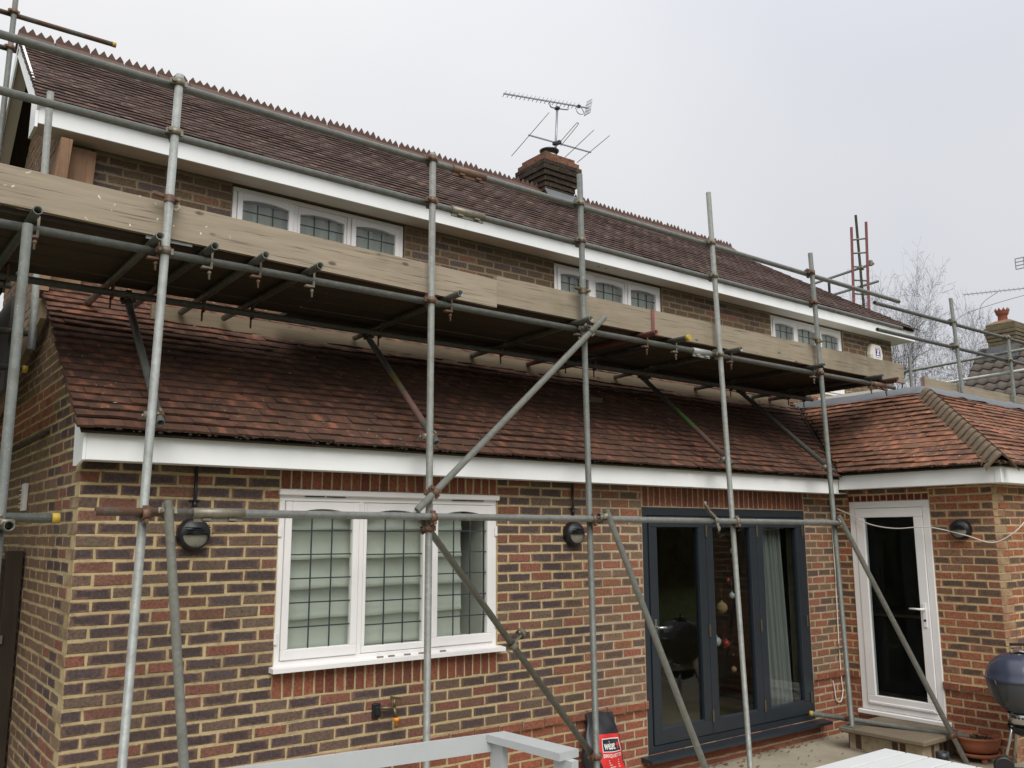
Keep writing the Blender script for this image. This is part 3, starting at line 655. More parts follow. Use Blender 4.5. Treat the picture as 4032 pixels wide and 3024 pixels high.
# --- windows
def arch_window(name, x0, x1, zt, zb, yw, lights, leads_x, leads_z, arch, sill, label, room):
    wn = MB(); t = .042; wn.bbox(x0, x1, yw, yw + .09, zt - t, zt, .004); wn.bbox(x0, x0 + t, yw + .0005, yw + .09, zb, zt - t, .004); wn.bbox(x1 - t, x1, yw + .0005, yw + .09, zb, zt - t, .004); wn.bbox(x0 + t, x1 - t, yw + .0005, yw + .09, zb, zb + t * .8, .004)
    xs = [x0 + t + (x1 - x0 - 2 * t) * q for q in lights]
    for q in xs[1:-1]: wn.bbox(q - .02, q + .02, yw + .0008, yw + .09, zb + t * .8, zt - t, .004)
    W = wn.build('window', FRAME, HOUSE, label=label)
    for i in range(len(xs) - 1):
        a, b = xs[i] + (.0 if i == 0 else .02), xs[i + 1] - (.0 if i == len(xs) - 2 else .02); c, d = zb + t * .8, zt - t; s = .05 if i != 1 else .028; yc = yw - (.012 if i != 1 else -.004)
        def sash(m):
            m.bbox(a + .003, b - .003, yc, yc + .05, c + .003, c + s + .02, .004); m.bbox(a + .003, a + s, yc + .0004, yc + .05, c + s + .02, d - .003, .004); m.bbox(b - s, b - .003, yc + .0004, yc + .05, c + s + .02, d - .003, .004)
            n = 12; top = d - .003; pts = [(a + s, top), (b - s, top)]; lo = []
            for k in range(n + 1):
                q = 1 - 2 * k / n; lo.append(((a + b) / 2 + q * (b - a - 2 * s) / 2, d - .05 - arch * (q * q)))
            m.prism([(p_, yc + .001, z_) for p_, z_ in (pts + lo)][::-1], (0, .045, 0))
        F = P('sash', FRAME, W, sash)
        P('pane', GLS, W, lambda m: m.box(a + s - .008, b - s + .008, yc + .026, yc + .03, c + s, d - s))
        def cames(m):
            for k in range(1, leads_x): q = a + s + (b - a - 2 * s) * k / leads_x; m.box(q - .0045, q + .0045, yc + .02, yc + .0259, c + s, d - s - .03)
            for k in range(1, leads_z): q = c + s + (d - c - s - .04) * k / leads_z; m.box(a + s, b - s, yc + .0205, yc + .0262, q - .0045, q + .0045)
        P('lead_came', CAME, W, cames)
        if i != 1 and sill: [P('hinge', FRAME, W, lambda m: m.bbox(x0 - .004 if i == 0 else x1 - .02, x0 + .02 if i == 0 else x1 + .004, yw - .012, yw - .004, zz, zz + .075, .002)) for zz in (zb + .14, zt - .28)]
    if sill:
        P('sill', FRAME, W, lambda m: m.hexa([(x0 - .03, yw - .085, zb - .03), (x1 + .03, yw - .085, zb - .03), (x1 + .03, yw + .09, zb - .03), (x0 - .03, yw + .09, zb - .03), (x0 - .03, yw - .085, zb - .002), (x1 + .03, yw - .085, zb - .002), (x1 + .03, yw + .09, zb + .012), (x0 - .03, yw + .09, zb + .012)]))
        P('drip_head', FRAME, W, lambda m: m.bbox(x0 - .012, x1 + .012, yw - .035, yw + .02, zt - .004, zt + .035, .006))
        P('trickle_vent', BLK, W, lambda m: [m.box(q, q + .14, yw - .0135, yw - .0035, zt - .012, zt - .005) for q in (x0 + .18, x0 + .34, x1 - .42, x1 - .27)])
    return W
LW = arch_window('window', WIN[0], WIN[1], 2.215, 1.1, .01, (0, .335, .665, 1), 3, 6, .04, True, 'three-light leaded casement window with a blind inside', 0)
UW = [arch_window('window', a + .01, b - .01, SOF - .015, 3.95, DY + .02, (0, .335, .665, 1), 3, 7, .024, False, None, 0) for a, b in WU]
def gaps(m):
    for x_ in (1.98, 2.07, 2.2, 2.32, 2.5): m.bbox(x_, x_ + U(.05, .07), -.032, -.018, 1.098, 1.112, .003)
P('flaked_paint', plain('bare_timber', (120, 106, 90), .9, .3, 40), LW, gaps)
def blind(m):
    z = 2.2; x0, x1 = 1.29, 2.77; rows = []
    prof = []
    for k in range(5):
        za = 2.18 - k * .2; prof += [(.115, za), (.112, za - .1), (.106, za - .17), (.096, za - .195), (.106, za - .2)]
    prof.append((.106, 1.17)); n = 20; b = len(m.v)
    for y_, z_ in prof:
        for i in range(n + 1): m.v.append((x0 + (x1 - x0) * i / n, y_ + .006 * math.sin(i * 1.1 + z_ * 9), z_ + .004 * math.sin(i * .8 + z_ * 30)))
    for r in range(len(prof) - 1):
        for i in range(n): m.face([b + r * (n + 1) + i, b + r * (n + 1) + i + 1, b + (r + 1) * (n + 1) + i + 1, b + (r + 1) * (n + 1) + i], True)
BL = P('roman_blind', BLIND, None, blind); tag(BL, 'pale roman blind with horizontal folds behind the leaded kitchen window', 'blind')
P('reveal', CREAM, HOUSE, lambda m: (m.box(2.965, 2.98, .11, .5, 1.12, 2.2), m.box(1.26, 3.02, .11, .5, 1.09, 1.118)))
for i, (a, b) in enumerate(WU):
    nm = ('left-hand', 'middle', 'right-hand')[i]
    def net(m):
        k = 60; bb = len(m.v)
        for j in range(k + 1):
            q = a + .03 + (b - a - .06) * j / k; yy = DY + .15 + .018 * math.sin(j * 1.35) + .008 * math.sin(j * .5); m.v += [(q, yy, 3.97), (q, yy, SOF - .1)]
        for j in range(k): m.face([bb + 2 * j, bb + 2 * j + 2, bb + 2 * j + 3, bb + 2 * j + 1], True)
    tag(P('net_curtain', BLIND, None, net), 'pale curtain behind the %s upstairs leaded window' % nm, 'curtain', 'upstairs curtains')
# --- rooms behind the glass
def rooms(m):
    m.box(.3, 7.6, .26, .28, -.1, .0); m.box(.26, .29, .26, 4.0, -.1, 2.4); m.box(.29, 7.9, 3.9, 3.95, -.1, 2.4); m.box(.29, 7.9, .26, 3.9, 2.36, 2.4); m.box(4.2, 4.26, .3, 3.9, -.1, 2.36)
    m.box(7.95, 13.5, 2.1, 2.15, -.1, 2.45); m.box(7.95, 13.5, -1.42, 2.1, 2.43, 2.47); m.box(10.6, 10.65, -1.42, 2.1, -.1, 2.43)
    m.box(.24, 11.6, 3.2, 3.25, 3.5, 4.95); m.box(.24, 11.6, 1.85, 3.2, 4.98, 5.0)
    for q in (4.0, 8.0): m.box(q, q + .05, 1.83, 3.2, 3.5, 4.95)
P('interior_wall', INT, HOUSE, rooms)
P('interior_floor', INTF, HOUSE, lambda m: (m.box(.3, 7.9, .26, 3.9, -.02, .04), m.box(7.93, 13.5, -1.42, 2.1, .06, .12), m.box(.24, 11.6, 1.83, 3.2, 3.6, 3.65)))
# --- folding door
BD = P('folding_door', ANT, HOUSE, lambda m: (m.bbox(BIF[0], BIF[1], .0, .09, BIF[3] - .075, BIF[3]), m.bbox(BIF[0], BIF[0] + .065, .0005, .09, .07, BIF[3] - .075), m.bbox(BIF[1] - .065, BIF[1], .0005, .09, .07, BIF[3] - .075), m.bbox(BIF[0] + .065, BIF[1] - .065, .0005, .09, .07, .135)), label='anthracite folding door of three tall glazed leaves')
P('sill', ANT, BD, lambda m: m.hexa([(BIF[0] - .09, -.13, .03), (BIF[1] + .1, -.13, .03), (BIF[1] + .1, .06, .03), (BIF[0] - .09, .06, .03), (BIF[0] - .09, -.13, .058), (BIF[1] + .1, -.13, .058), (BIF[1] + .1, .06, .069), (BIF[0] - .09, .06, .069)]))
lx = [BIF[0] + .07 + i * (BIF[1] - BIF[0] - .14) / 3 for i in range(4)]
for i in range(3):
    a, b = lx[i] + .003, lx[i + 1] - .003; c, d = .139, BIF[3] - .079; s = .1
    LF = P('leaf', ANT, BD, lambda m: (m.bbox(a, b, -.012, .06, c, c + s + .02), m.bbox(a, b, -.012, .06, d - s, d), m.bbox(a, a + s, -.0115, .06, c + s + .02, d - s), m.bbox(b - s, b, -.0115, .06, c + s + .02, d - s), m.prism([(a + s, -.0118, c + s + .021), (b - s, -.0118, c + s + .021), (b - s, .015, c + s + .036), (a + s, .015, c + s + .036)], (0, .002, -.002))))
    P('pane', GLSD, BD, lambda m: m.box(a + s - .01, b - s + .01, .018, .024, c + s, d - s + .01))
    for z in (.24, 1.0, 1.92): P('hinge', BRASS, BD, lambda m: m.bbox(a - .012, a + .008, -.026, -.013, z, z + .11, .003)) if i else None
for z in (.24, 1.0, 1.92): P('hinge', BRASS, BD, lambda m: m.bbox(BIF[1] - .085, BIF[1] - .066, -.026, -.013, z, z + .11, .003))
def handle(m, p, d, L):
    p = V(p); m.tube(p, p + V((0, -.05, 0)) if abs(d[0]) else p + V((-.05, 0, 0)), .012, 10); q = p + (V((0, -.05, 0)) if abs(d[0]) else V((-.05, 0, 0))); m.tube(q - V(d) * .01, q + V(d) * L, .011, 10, .009)
P('handle', CHROME, BD, lambda m: (m.bbox(lx[0] + .035, lx[0] + .065, -.02, -.0125, .99, 1.2, .003), handle(m, (lx[0] + .05, -.02, 1.13), (1, 0, 0), .14)))
P('air_brick', TERRA, HOUSE, lambda m: [m.bbox(4.42, 4.64, -.008, .0, -.09, .0, .003)] + [m.box(4.44 + i * .022, 4.45 + i * .022, -.0095, -.0075, -.07 + j * .035, -.06 + j * .035) for i in range(8) for j in range(2)])
# --- white glazed back door in the extension
ya, yb, za, zb_ = -DOOR[0], -DOOR[1], DOOR[2], DOOR[3]
def dbox(m, y0, y1, z0, z1, x0, x1, c=.005): m.bbox(x0, x1, min(y0, y1), max(y0, y1), z0, z1, c)
KD = P('back_door', FRAME, HOUSE, lambda m: (dbox(m, ya, yb, zb_ - .07, zb_, XD - .012, XD + .06), dbox(m, ya, ya - .07, za, zb_ - .07, XD - .0115, XD + .06), dbox(m, yb + .07, yb, za, zb_ - .07, XD - .0115, XD + .06), dbox(m, ya - .07, yb + .07, za, za + .05, XD - .0115, XD + .06)), label='white plastic back door with one tall glass pane')
def dleaf(m):
    a, b, c, d = ya - .073, yb + .073, za + .054, zb_ - .073; s = .095
    dbox(m, a, b, d - s, d, XD - .022, XD + .04); dbox(m, a, b, c, c + s, XD - .022, XD + .04); dbox(m, a, a - s, c + s, d - s, XD - .0215, XD + .04); dbox(m, b + s, b, c + s, d - s, XD - .0215, XD + .04); dbox(m, a - .02, b + .02, c + .01, c + .035, XD - .034, XD - .0225)
P('leaf', FRAME, KD, dleaf)
P('pane', GLSD, KD, lambda m: m.box(XD + .0, XD + .006, yb + .16, ya - .16, za + .14, zb_ - .16))
P('sill', FRAME, KD, lambda m: m.bbox(XD - .06, XD + .05, yb - .05, ya + .03, za - .045, za - .003, .006))
P('handle', FRAME, KD, lambda m: (m.bbox(XD - .032, XD - .0225, yb + .1, yb + .14, 1.02, 1.26, .004), handle(m, (XD - .03, yb + .12, 1.2), (0, 1, 0), .13)))
P('keyhole', BLK, KD, lambda m: m.tube((XD - .036, yb + .12, 1.09), (XD - .0325, yb + .12, 1.09), .012, 10))
STEP = thing('door_step', (7.3, -.8, -.12), 'worn stone slab step on a brick riser below the white door', 'step')
P('slab', STONE, STEP, lambda m: m.bbox(6.88, 7.66, -1.27, -.4, .045, .1, .014))
def riser(m):
    m.box(6.99, 7.64, -1.18, -.45, -.119, .044)
P('riser', MOR, STEP, riser)
mm = MB(); n0 = len(BRICKS)
for i in range(10): brick(STEP, (6.99, -.43, 0), NY, NX, i * .075 + .005, i * .075 + .07, -.115, .04, (jit(S3((98, 76, 64))[0]), jit(S3((106, 84, 70))[0])))
for i in range(8): brick(STEP, (6.99, -1.18, 0), X, NY, i * .075 + .005, i * .075 + .07, -.115, .04, (jit(S3((98, 76, 64))[0]), jit(S3((106, 84, 70))[0])))
for d in BRICKS[n0:]:
    m = MB(); brick_mesh(m, d); m.build('brick', BRK, STEP)

# ================================================================ scaffolds
TR = .02415
def tube_part(par, name, a, b, mat=GAL, hollow=True, label=None): return P(name, mat, par, lambda m: m.tube(a, b, TR, 14, hollow=hollow), label=label)
def yellow_end(par, p, d): P('end_cap', YEL, par, lambda m: m.tube(V(p), V(p) + V(d).normalized() * .035, TR * 1.06, 14))
def coupler(par, c, a1, a2, off, mat=COUP):
    """two hinged steel bands at right angles, each closed with a bolt; c = centre between the tubes, off = vector from tube 1 to tube 2"""
    c, a1, a2, off = V(c), V(a1).normalized(), V(a2).normalized(), V(off)
    def f(m):
        for ax, cc, sgn in ((a1, c - off / 2, 1), (a2, c + off / 2, -1)):
            d, u, n = m.frame(ax); w_ = .021
            A = m.ring(cc - d * w_, u, n, TR + .008, 14); B = m.ring(cc + d * w_, u, n, TR + .008, 14); m.loft(A, B, 14)
            Ai = m.ring(cc - d * w_, u, n, TR + .001, 14); Bi = m.ring(cc + d * w_, u, n, TR + .001, 14); m.loft(Ai, A, 14, False); m.loft(B, Bi, 14, False)
            s = d.cross(off.normalized()); s = s.normalized() if s.length > .1 else u
            out_ = -off.normalized() * sgn
            q = cc + s * (TR + .014); m.bar(q - d * .016, q + d * .016, .016, .03, s); m.tube(q - out_ * .03, q + out_ * .035, .0065, 6); m.tube(q + out_ * .022, q + out_ * .034, .0125, 6)
            q2 = cc - s * (TR + .011); m.bar(q2 - d * .018, q2 + d * .018, .014, .022, s)
        m.bar(c - off * .2, c + off * .2, .04, .04)
    return P('coupler', mat, par, f)
def sleeve(par, c, ax, mat=COUP, L=.15):
    c, ax = V(c), V(ax).normalized()
    def f(m):
        d, u, n = m.frame(ax); m.tube(c - d * L, c + d * L, TR + .006, 14, cap=True); dn = V((0, 0, -1)); m.bar(c - d * L * .95 + dn * .035, c + d * L * .95 + dn * .035, .012, .03, dn)
        for k in (-.5, .5):
            q = c + d * L * k + dn * .036 - V((0, .02, 0)); m.tube(q, q + V((0, .045, 0)), .008, 6); m.bar(q + d * -.022, q + d * .022, .016, .012)
    return P('sleeve_coupler', mat, par, f)
FS = thing('scaffold', (3.5, -.5, -.12), 'long tube scaffold with a plank deck along the rear of the house', 'scaffold')
YF = -.5
STD = [((.277, 4.70), (.205, -.1), GALB), ((2.087, 4.69), (2.1, -.12), GAL), ((3.523, 4.9), (3.6, -.12), GALD), ((5.16, 5.14), (5.39, -.12), GAL), ((6.765, 4.86), (6.965, .1), GALD)]
def sx_(i, z): (a, za_), (b, zb__), _ = STD[i]; return b + (a - b) * (z - zb__) / (za_ - zb__)
for (a, za_), (b, zb__), mt in STD:
    tube_part(FS, 'standard', (b, YF, zb__ + .006), (a, YF, za_), mt)
    P('base_plate', GALD, FS, lambda m: m.bbox(b - .075, b + .075, YF - .075, YF + .075, zb__, zb__ + .006, .002))
YI = YF + 2 * TR + .002; YO = YF - 2 * TR - .002
for z, x0, x1 in ((4.66, -2.2, 8.58), (4.337, -2.2, 8.585), (3.585, -2.3, 8.33)):
    tube_part(FS, 'guard_rail' if z > 4 else 'ledger', (x0, YI, z + (.0 if z < 4 else -.012)), (x1, YI, z - (0 if z < 4 else .02)), GALD if z < 4 else GAL)
tube_part(FS, 'ledger', (-.02, YO, 2.072), (.62, YO, 2.07), RUST); tube_part(FS, 'ledger', (.622, YO, 2.07), (6.86, YO, 2.055), GALB)
for i in range(5):
    for z in (4.65, 4.33, 3.585): coupler(FS, (sx_(i, z), (YF + YI) / 2, z), (0, 0, 1), (1, 0, 0), (0, YI - YF, 0), COUPR if (i + int(z * 9)) % 3 == 0 else COUP)
    coupler(FS, (sx_(i, 2.06), (YF + YO) / 2, 2.062), (0, 0, 1), (1, 0, 0), (0, YO - YF, 0), COUPR if i in (0, 1, 2) else COUP)
sleeve(FS, (.64, YO, 2.07), X); sleeve(FS, (2.44, YI, 4.648), X, COUPR); sleeve(FS, (2.43, YI, 4.325), X); sleeve(FS, (5.02, YI, 3.585), X, GALB, .12); sleeve(FS, (8.0, YI, 3.585), X, COUPR, .12)
# inner ledger, transoms, deck
YL = .6; tube_part(FS, 'ledger', (-2.3, YL, 3.575), (8.3, YL, 3.575), GALD)
TX = [(-.43, GALD), (.2, GAL), (.513, GALD), (.818, GAL), (1.179, GALD), (2.253, GAL), (3.5, GAL), (4.273, REDP), (4.64, GALD), (5.40, GAL), (6.72, GALD), (7.79, GALD), (8.1, RUST)]
TZ = 3.585 + 2 * TR + .003
for i, (x, mt) in enumerate(TX):
    ye = -.615 + U(-.02, .015); yb2 = U(1.05, 1.25); dx = U(-.05, .05)
    tube_part(FS, 'transom', (x, ye, TZ), (x + dx, yb2, TZ - .01), mt)
    def clip(m, x=x):
        m.bar((x + .03, YI, TZ + .02), (x + .03, YI, TZ - .1), .014, .045, (0, 1, 0)); m.bar((x - .03, YI - .02, TZ - .1), (x + .03, YI - .02, TZ - .1), .035, .012); m.tube((x + .02, YI - .015, TZ - .09), (x + .02, YI - .02, TZ - .17), .007, 6); m.tube((x + .02, YI - .016, TZ - .12), (x + .02, YI - .018, TZ - .135), .013, 6)
    P('board_clip', COUPR if i % 2 else COUP, FS, clip)
    P('board_clip', COUPR, FS, lambda m: (m.bar((x + .03, YL, TZ + .02), (x + .03, YL, TZ - .1), .014, .045, (0, 1, 0)), m.tube((x + .02, YL, TZ - .09), (x + .02, YL, TZ - .17), .007, 6)))
yellow_end(FS, (4.64, -.62, TZ), (0, -1, 0))
DZ = TZ + TR + .003; BW = .222
rows = [-.388, -.16, .068, .3, .54, .77]
for r, y0 in enumerate(rows):
    xs = [-2.3 + (r % 3) * .5, 1.25 + (r % 2) * .3, 5.0 - (r % 3) * .4, 8.42 + U(-.1, .1)]
    for a, b in zip(xs[:-1], xs[1:]):
        if r == 5 and a < 0: continue
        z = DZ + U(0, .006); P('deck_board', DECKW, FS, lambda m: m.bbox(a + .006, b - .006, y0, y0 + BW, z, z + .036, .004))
for x in (.34, 4.05):                                  # steel end bands of deck boards, near the edge
    P('end_band', GALB if x < 1 else REDP, FS, lambda m: m.bbox(x - .17, x + .1, -.412, -.4065, DZ + .004, DZ + .034, .001))
# toe boards
for (a, b, z0, z1, mt, dy) in ((-2.3, 2.72, 3.735, 3.646, WOOD, 0), (2.725, 4.42, 3.678, 3.674, WOODG, .006), (4.425, 8.6, 3.672, 3.668, WOODG, 0)):
    P('toe_board', mt, FS, lambda m: m.hexa([(a, -.43 + dy, z0), (b, -.43 + dy, z1), (b, -.394 + dy, z1), (a, -.394 + dy, z0), (a, -.43 + dy, z0 + .22), (b, -.43 + dy, z1 + .22), (b, -.394 + dy, z1 + .22), (a, -.394 + dy, z0 + .22)]))
P('end_band', REDP, FS, lambda m: m.bbox(4.404, 4.442, -.434, -.4305, 3.668, 3.9, .001))
for i, z in ((0, 3.905), (2, 3.9), (4, 3.92)):
    def clp(m):
        x = sx_(i, z); A = m.ring(V((x, YF, z - .02)), X, Y, TR + .007, 14); B = m.ring(V((x, YF, z + .02)), X, Y, TR + .007, 14); m.loft(A, B, 14); m.bar((x - .1, YF - .01, z + .015), (x + .06, YF + .035, z + .012), .03, .018); m.tube((x + .045, YF - .035, z), (x + .045, YF + .05, z), .012, 8)
    P('toe_board_clip', COUPR if i == 0 else BRASS, FS, clp)
# struts from the standards back to the inner ledger
for i, mt in ((0, GALD), (1, PNK), (3, GRN), (4, GALD)):
    x = sx_(i, 2.62) + .05; a = V((x, -.49, 2.59)); b = V((x + .04, .62, 3.54)); tube_part(FS, 'strut', a + (a - b).normalized() * .03, b, mt)
    coupler(FS, a + (b - a) * .03 - V((.025, 0, 0)), (0, 0, 1), b - a, (.05, 0, 0)); coupler(FS, b - V((0, 0, -.02)), X, b - a, (.0, -.03, -.04), COUPR)
# inner board on edge, lying on the tiles
P('roof_board', wood_mat('roof_plank', (104, 92, 76), (134, 120, 100), 0), FS, lambda m: m.hexa([(.62, 1.1, 3.525), (8.55, 1.1, 3.515), (8.55, 1.138, 3.54), (.62, 1.138, 3.55), (.62, 1.1, 3.665), (8.55, 1.1, 3.655), (8.55, 1.138, 3.655), (.62, 1.138, 3.665)]))
# diagonal bracing in the plane of the standards and rakers to the ground
def dtube(name, a, b, mt, e0=.0, e1=.0, **k): a, b = V(a), V(b); d = (b - a).normalized(); return tube_part(FS, name, a - d * e0, b + d * e1, mt, **k)
dtube('brace', (3.718, -.555, 3.692), (1.965, -.555, 2.105), GALB); coupler(FS, (3.56, -.527, 3.56), (0, 0, 1), (-1, 0, -.9), (0, -.055, 0)); coupler(FS, (2.1, -.527, 2.23), (0, 0, 1), (-1, 0, -.9), (0, -.055, 0), COUPR)
dtube('brace', (2.02, -.445, 2.105), (3.66, -.445, .24), GAL); coupler(FS, (2.1, -.475, 1.99), (0, 0, 1), (1, 0, -1.14), (0, .055, 0), COUPR); coupler(FS, (3.6, -.475, .31), (0, 0, 1), (1, 0, -1.14), (0, .055, 0), COUPR)
def half_clip(m):
    c = V((2.85, -.445, 1.16)); d = V((1, 0, -1.14)).normalized(); u = V((0, 1, 0)); n = d.cross(u); A = m.ring(c - d * .02, u, n, TR + .006, 14); B = m.ring(c + d * .02, u, n, TR + .006, 14); m.loft(A, B, 14)
    q = c + V((.05, -.02, .05)); m.bar(c + V((.02, 0, .02)), q + V((.01, 0, .02)), .03, .014); m.lathe(q + V((.01, 0, .03)), [(.036, -.02), (.036, .02), (.03, .02), (.03, -.02)], 12, (.8, .3, .3)); m.tube(c - V((.05, .03, .045)), c - V((.03, -.02, .03)), .01, 6)
P('open_clip', COUP, FS, half_clip)
dtube('raker', (.337, -.602, 2.13), (.36, -1.45, -.12), GALB); coupler(FS, (.34, -.578, 2.08), X, (0, -.85, -2.2), (0, -.055, 0))
dtube('raker', (3.652, -.602, 2.13), (3.97, -1.45, -.12), GALB); coupler(FS, (3.64, -.578, 2.08), X, (.3, -.85, -2.2), (0, -.055, 0))
dtube('raker', (6.9, -.545, 2.13), (7.313, -1.42, -.12), GALB); coupler(FS, (6.92, -.52, 2.08), (0, 0, 1), (.4, -.9, -2.2), (.0, -.045, 0), COUPR)
dtube('foot_tie', (6.925, -.1, .16), (7.4, -1.42, .095), GALD); yellow_end(FS, (6.925, -.1, .16), V((6.925, -.1, .16)) - V((7.4, -1.42, .095)))
coupler(FS, (7.02, -.46, .155), (0, 0, 1), (.35, -1, 0), (.05, 0, 0), COUPR); coupler(FS, (7.29, -1.33, .11), (.2, -.4, -1), (.35, -1, 0), (.04, .0, .0), COUPR)
def hang(m):
    c = V((4.98, YO - .01, 2.063)); A = m.ring(c - X * .02, Y, V((0, 0, 1)), TR + .008, 14); B = m.ring(c + X * .02, Y, V((0, 0, 1)), TR + .008, 14); m.loft(A, B, 14)
    m.bar(c + V((0, -.03, -.02)), c + V((.01, -.04, -.085)), .03, .02); m.tube(c + V((0, -.05, -.06)), c + V((.02, -.02, -.1)), .011, 6); m.bar(c + V((-.02, -.02, .03)), c + V((-.1, -.03, .075)), .026, .02); m.bar(c + V((-.1, -.03, .07)), c + V((-.15, -.03, .13)), .03, .016); m.tube(c + V((-.14, -.03, .11)), c + V((-.155, -.03, .16)), .014, 6)
P('open_clip', COUP, FS, hang)

# --- side scaffold round the left gable
LS = thing('scaffold', (-.9, 1, -.12), 'tube scaffold with plank deck wrapped round the left gable end', 'scaffold')
tube_part(LS, 'standard', (-.5, -.86, -.12), (-.49, -.78, 3.5), GALD)
for y in (1.4, 3.3): tube_part(LS, 'standard', (-1.3, y, -.12), (-1.3, y, 5.2), GALD)
tube_part(LS, 'standard', (-.3, 3.1, 2), (-.26, 3.1, 7.4), GALD); tube_part(LS, 'standard', (-.17, 1.0, 3.2), (-.19, 1.05, 5.1), GAL)
tube_part(LS, 'guard_rail', (-2.4, 3.15, 6.72), (.6, 3.15, 6.77), RUST); tube_part(LS, 'guard_rail', (-2.4, 3.15, 6.37), (.55, 3.15, 6.42), GALD)
yellow_end(LS, (.6, 3.15, 6.77), X); yellow_end(LS, (.55, 3.15, 6.42), X); coupler(LS, (-.265, 3.125, 6.76), (0, 0, 1), X, (0, .05, 0), COUPR); coupler(LS, (-.265, 3.125, 6.4), (0, 0, 1), X, (0, .05, 0), COUPR)
for (x, y, z, x0, cp) in ((-.27, -.8, 2.03, -1.6, 1), (-.39, -.62, 2.03, -1.6, 1), (-.43, -.4, 1.99, -1.6, 0)):
    tube_part(LS, 'transom', (x0, y, z), (x, y, z), GALD)
    if cp: yellow_end(LS, (x, y, z), X)
tube_part(LS, 'ledger', (-.47, -.95, 1.99), (-.5, 3.6, 1.99), GALD); coupler(LS, (-.49, -.84, 2.0), (0, 0, 1), Y, (-.03, .045, 0))
for (x, y, z, c_) in ((-.08, 1.55, 3.42, 0), (-.18, 1.25, 3.1, 1), (-.35, 1.75, 2.9, 0), (-.36, 2.2, 2.85, 0)):
    tube_part(LS, 'transom', (-1.7, y, z), (x, y, z), GALD)
    if c_: yellow_end(LS, (x, y, z), X)
for i in range(5):
    x0 = -1.45 + i * .23
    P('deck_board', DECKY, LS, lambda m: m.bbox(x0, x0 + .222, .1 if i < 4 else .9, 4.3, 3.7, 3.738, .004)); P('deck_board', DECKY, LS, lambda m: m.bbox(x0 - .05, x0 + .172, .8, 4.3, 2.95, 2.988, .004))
for y in (1.2, 3.2): tube_part(LS, 'transom', (-1.7, y, 3.672), (-.3, y, 3.672), GALD)
P('sloping_board', WOODY, LS, lambda m: m.hexa([(-.03, 1.42, 3.52), (-.07, 1.42, 3.52), (-.07, 3.6, 2.93), (-.03, 3.6, 2.93), (-.03, 1.42, 3.67), (-.07, 1.42, 3.67), (-.07, 3.6, 3.09), (-.03, 3.6, 3.09)]))
P('dark_filler_board', DARKF, LS, lambda m: m.box(-.24, -.2, 1.6, 4.2, 3.0, 3.7))  # added dark filler, stands in for the gloom under the side deck
def upr(m):
    m.hexa([(-.14, 1.3, 3.7), (-.05, 1.3, 3.7), (-.02, 1.56, 3.7), (-.11, 1.56, 3.7), (-.05, 1.34, 4.91), (.03, 1.34, 4.91), (.03, 1.57, 4.91), (-.05, 1.57, 4.91)])
P('upright_plank', WOODZ, LS, upr); P('upright_plank', WOODZ, LS, lambda m: m.hexa([(-.045, 1.5, 3.7), (.19, 1.5, 3.7), (.19, 1.545, 3.7), (-.045, 1.545, 3.7), (.035, 1.5, 4.92), (.23, 1.5, 4.92), (.23, 1.545, 4.92), (.035, 1.545, 4.92)]))
for i in range(7): P('gap_filler_board', DECKW, LS, lambda m: m.bbox(-1.7, -.02, 4.22, 4.255, 2.1 + i * .23, 2.322 + i * .23, .003))  # added dark planks that close the bright sky gap past the gable
P('dark_filler_sheet', DARKF, LS, lambda m: (m.box(-1.5, -.35, 2.6, 2.64, 4.0, 5.6),))  # added dark sheet in place of the dim clutter left of the gable

# --- scaffold standing on the flat roof at the right
RSF = thing('scaffold', (10.5, .2, ZF), 'tube guard rails and toe board standing on the lead-edged flat roof', 'scaffold')
YS = -.2
for a, b, zt in ((10.38, 10.49, 5.03), (11.98, 12.0, 4.75)):
    tube_part(RSF, 'standard', (b, YS, ZF - .02), (a, YS, zt), GALD)
    for z in (4.715, 4.39): coupler(RSF, (b + (a - b) * .6, YS + .025, z), (0, 0, 1), X, (0, .05, 0))
tube_part(RSF, 'guard_rail', (8.57, YS + .05, 4.69), (13.6, YS + .05, 4.735), GALD); tube_part(RSF, 'guard_rail', (8.59, YS + .05, 4.362), (13.6, YS + .05, 4.41), GALD)
P('toe_board', WOODG, RSF, lambda m: m.bbox(9.6, 13.6, YS + .06, YS + .098, 3.7, 3.895, .004)); P('end_band', REDP, RSF, lambda m: m.bbox(9.594, 9.625, YS + .056, YS + .06, 3.7, 3.897, .001))
tube_part(RSF, 'standard', (12.0, 1.29, 3.6), (12.0, 1.28, 4.69), GALD)
tube_part(RSF, 'guard_rail', (12.05, 1.6, 4.46), (12.05, -1.4, 4.555), GALD); tube_part(RSF, 'guard_rail', (12.05, .9, 4.2), (12.05, -1.4, 4.25), GALB); tube_part(RSF, 'guard_rail', (12.05, 1.6, 4.1), (12.05, .6, 4.12), GALD)

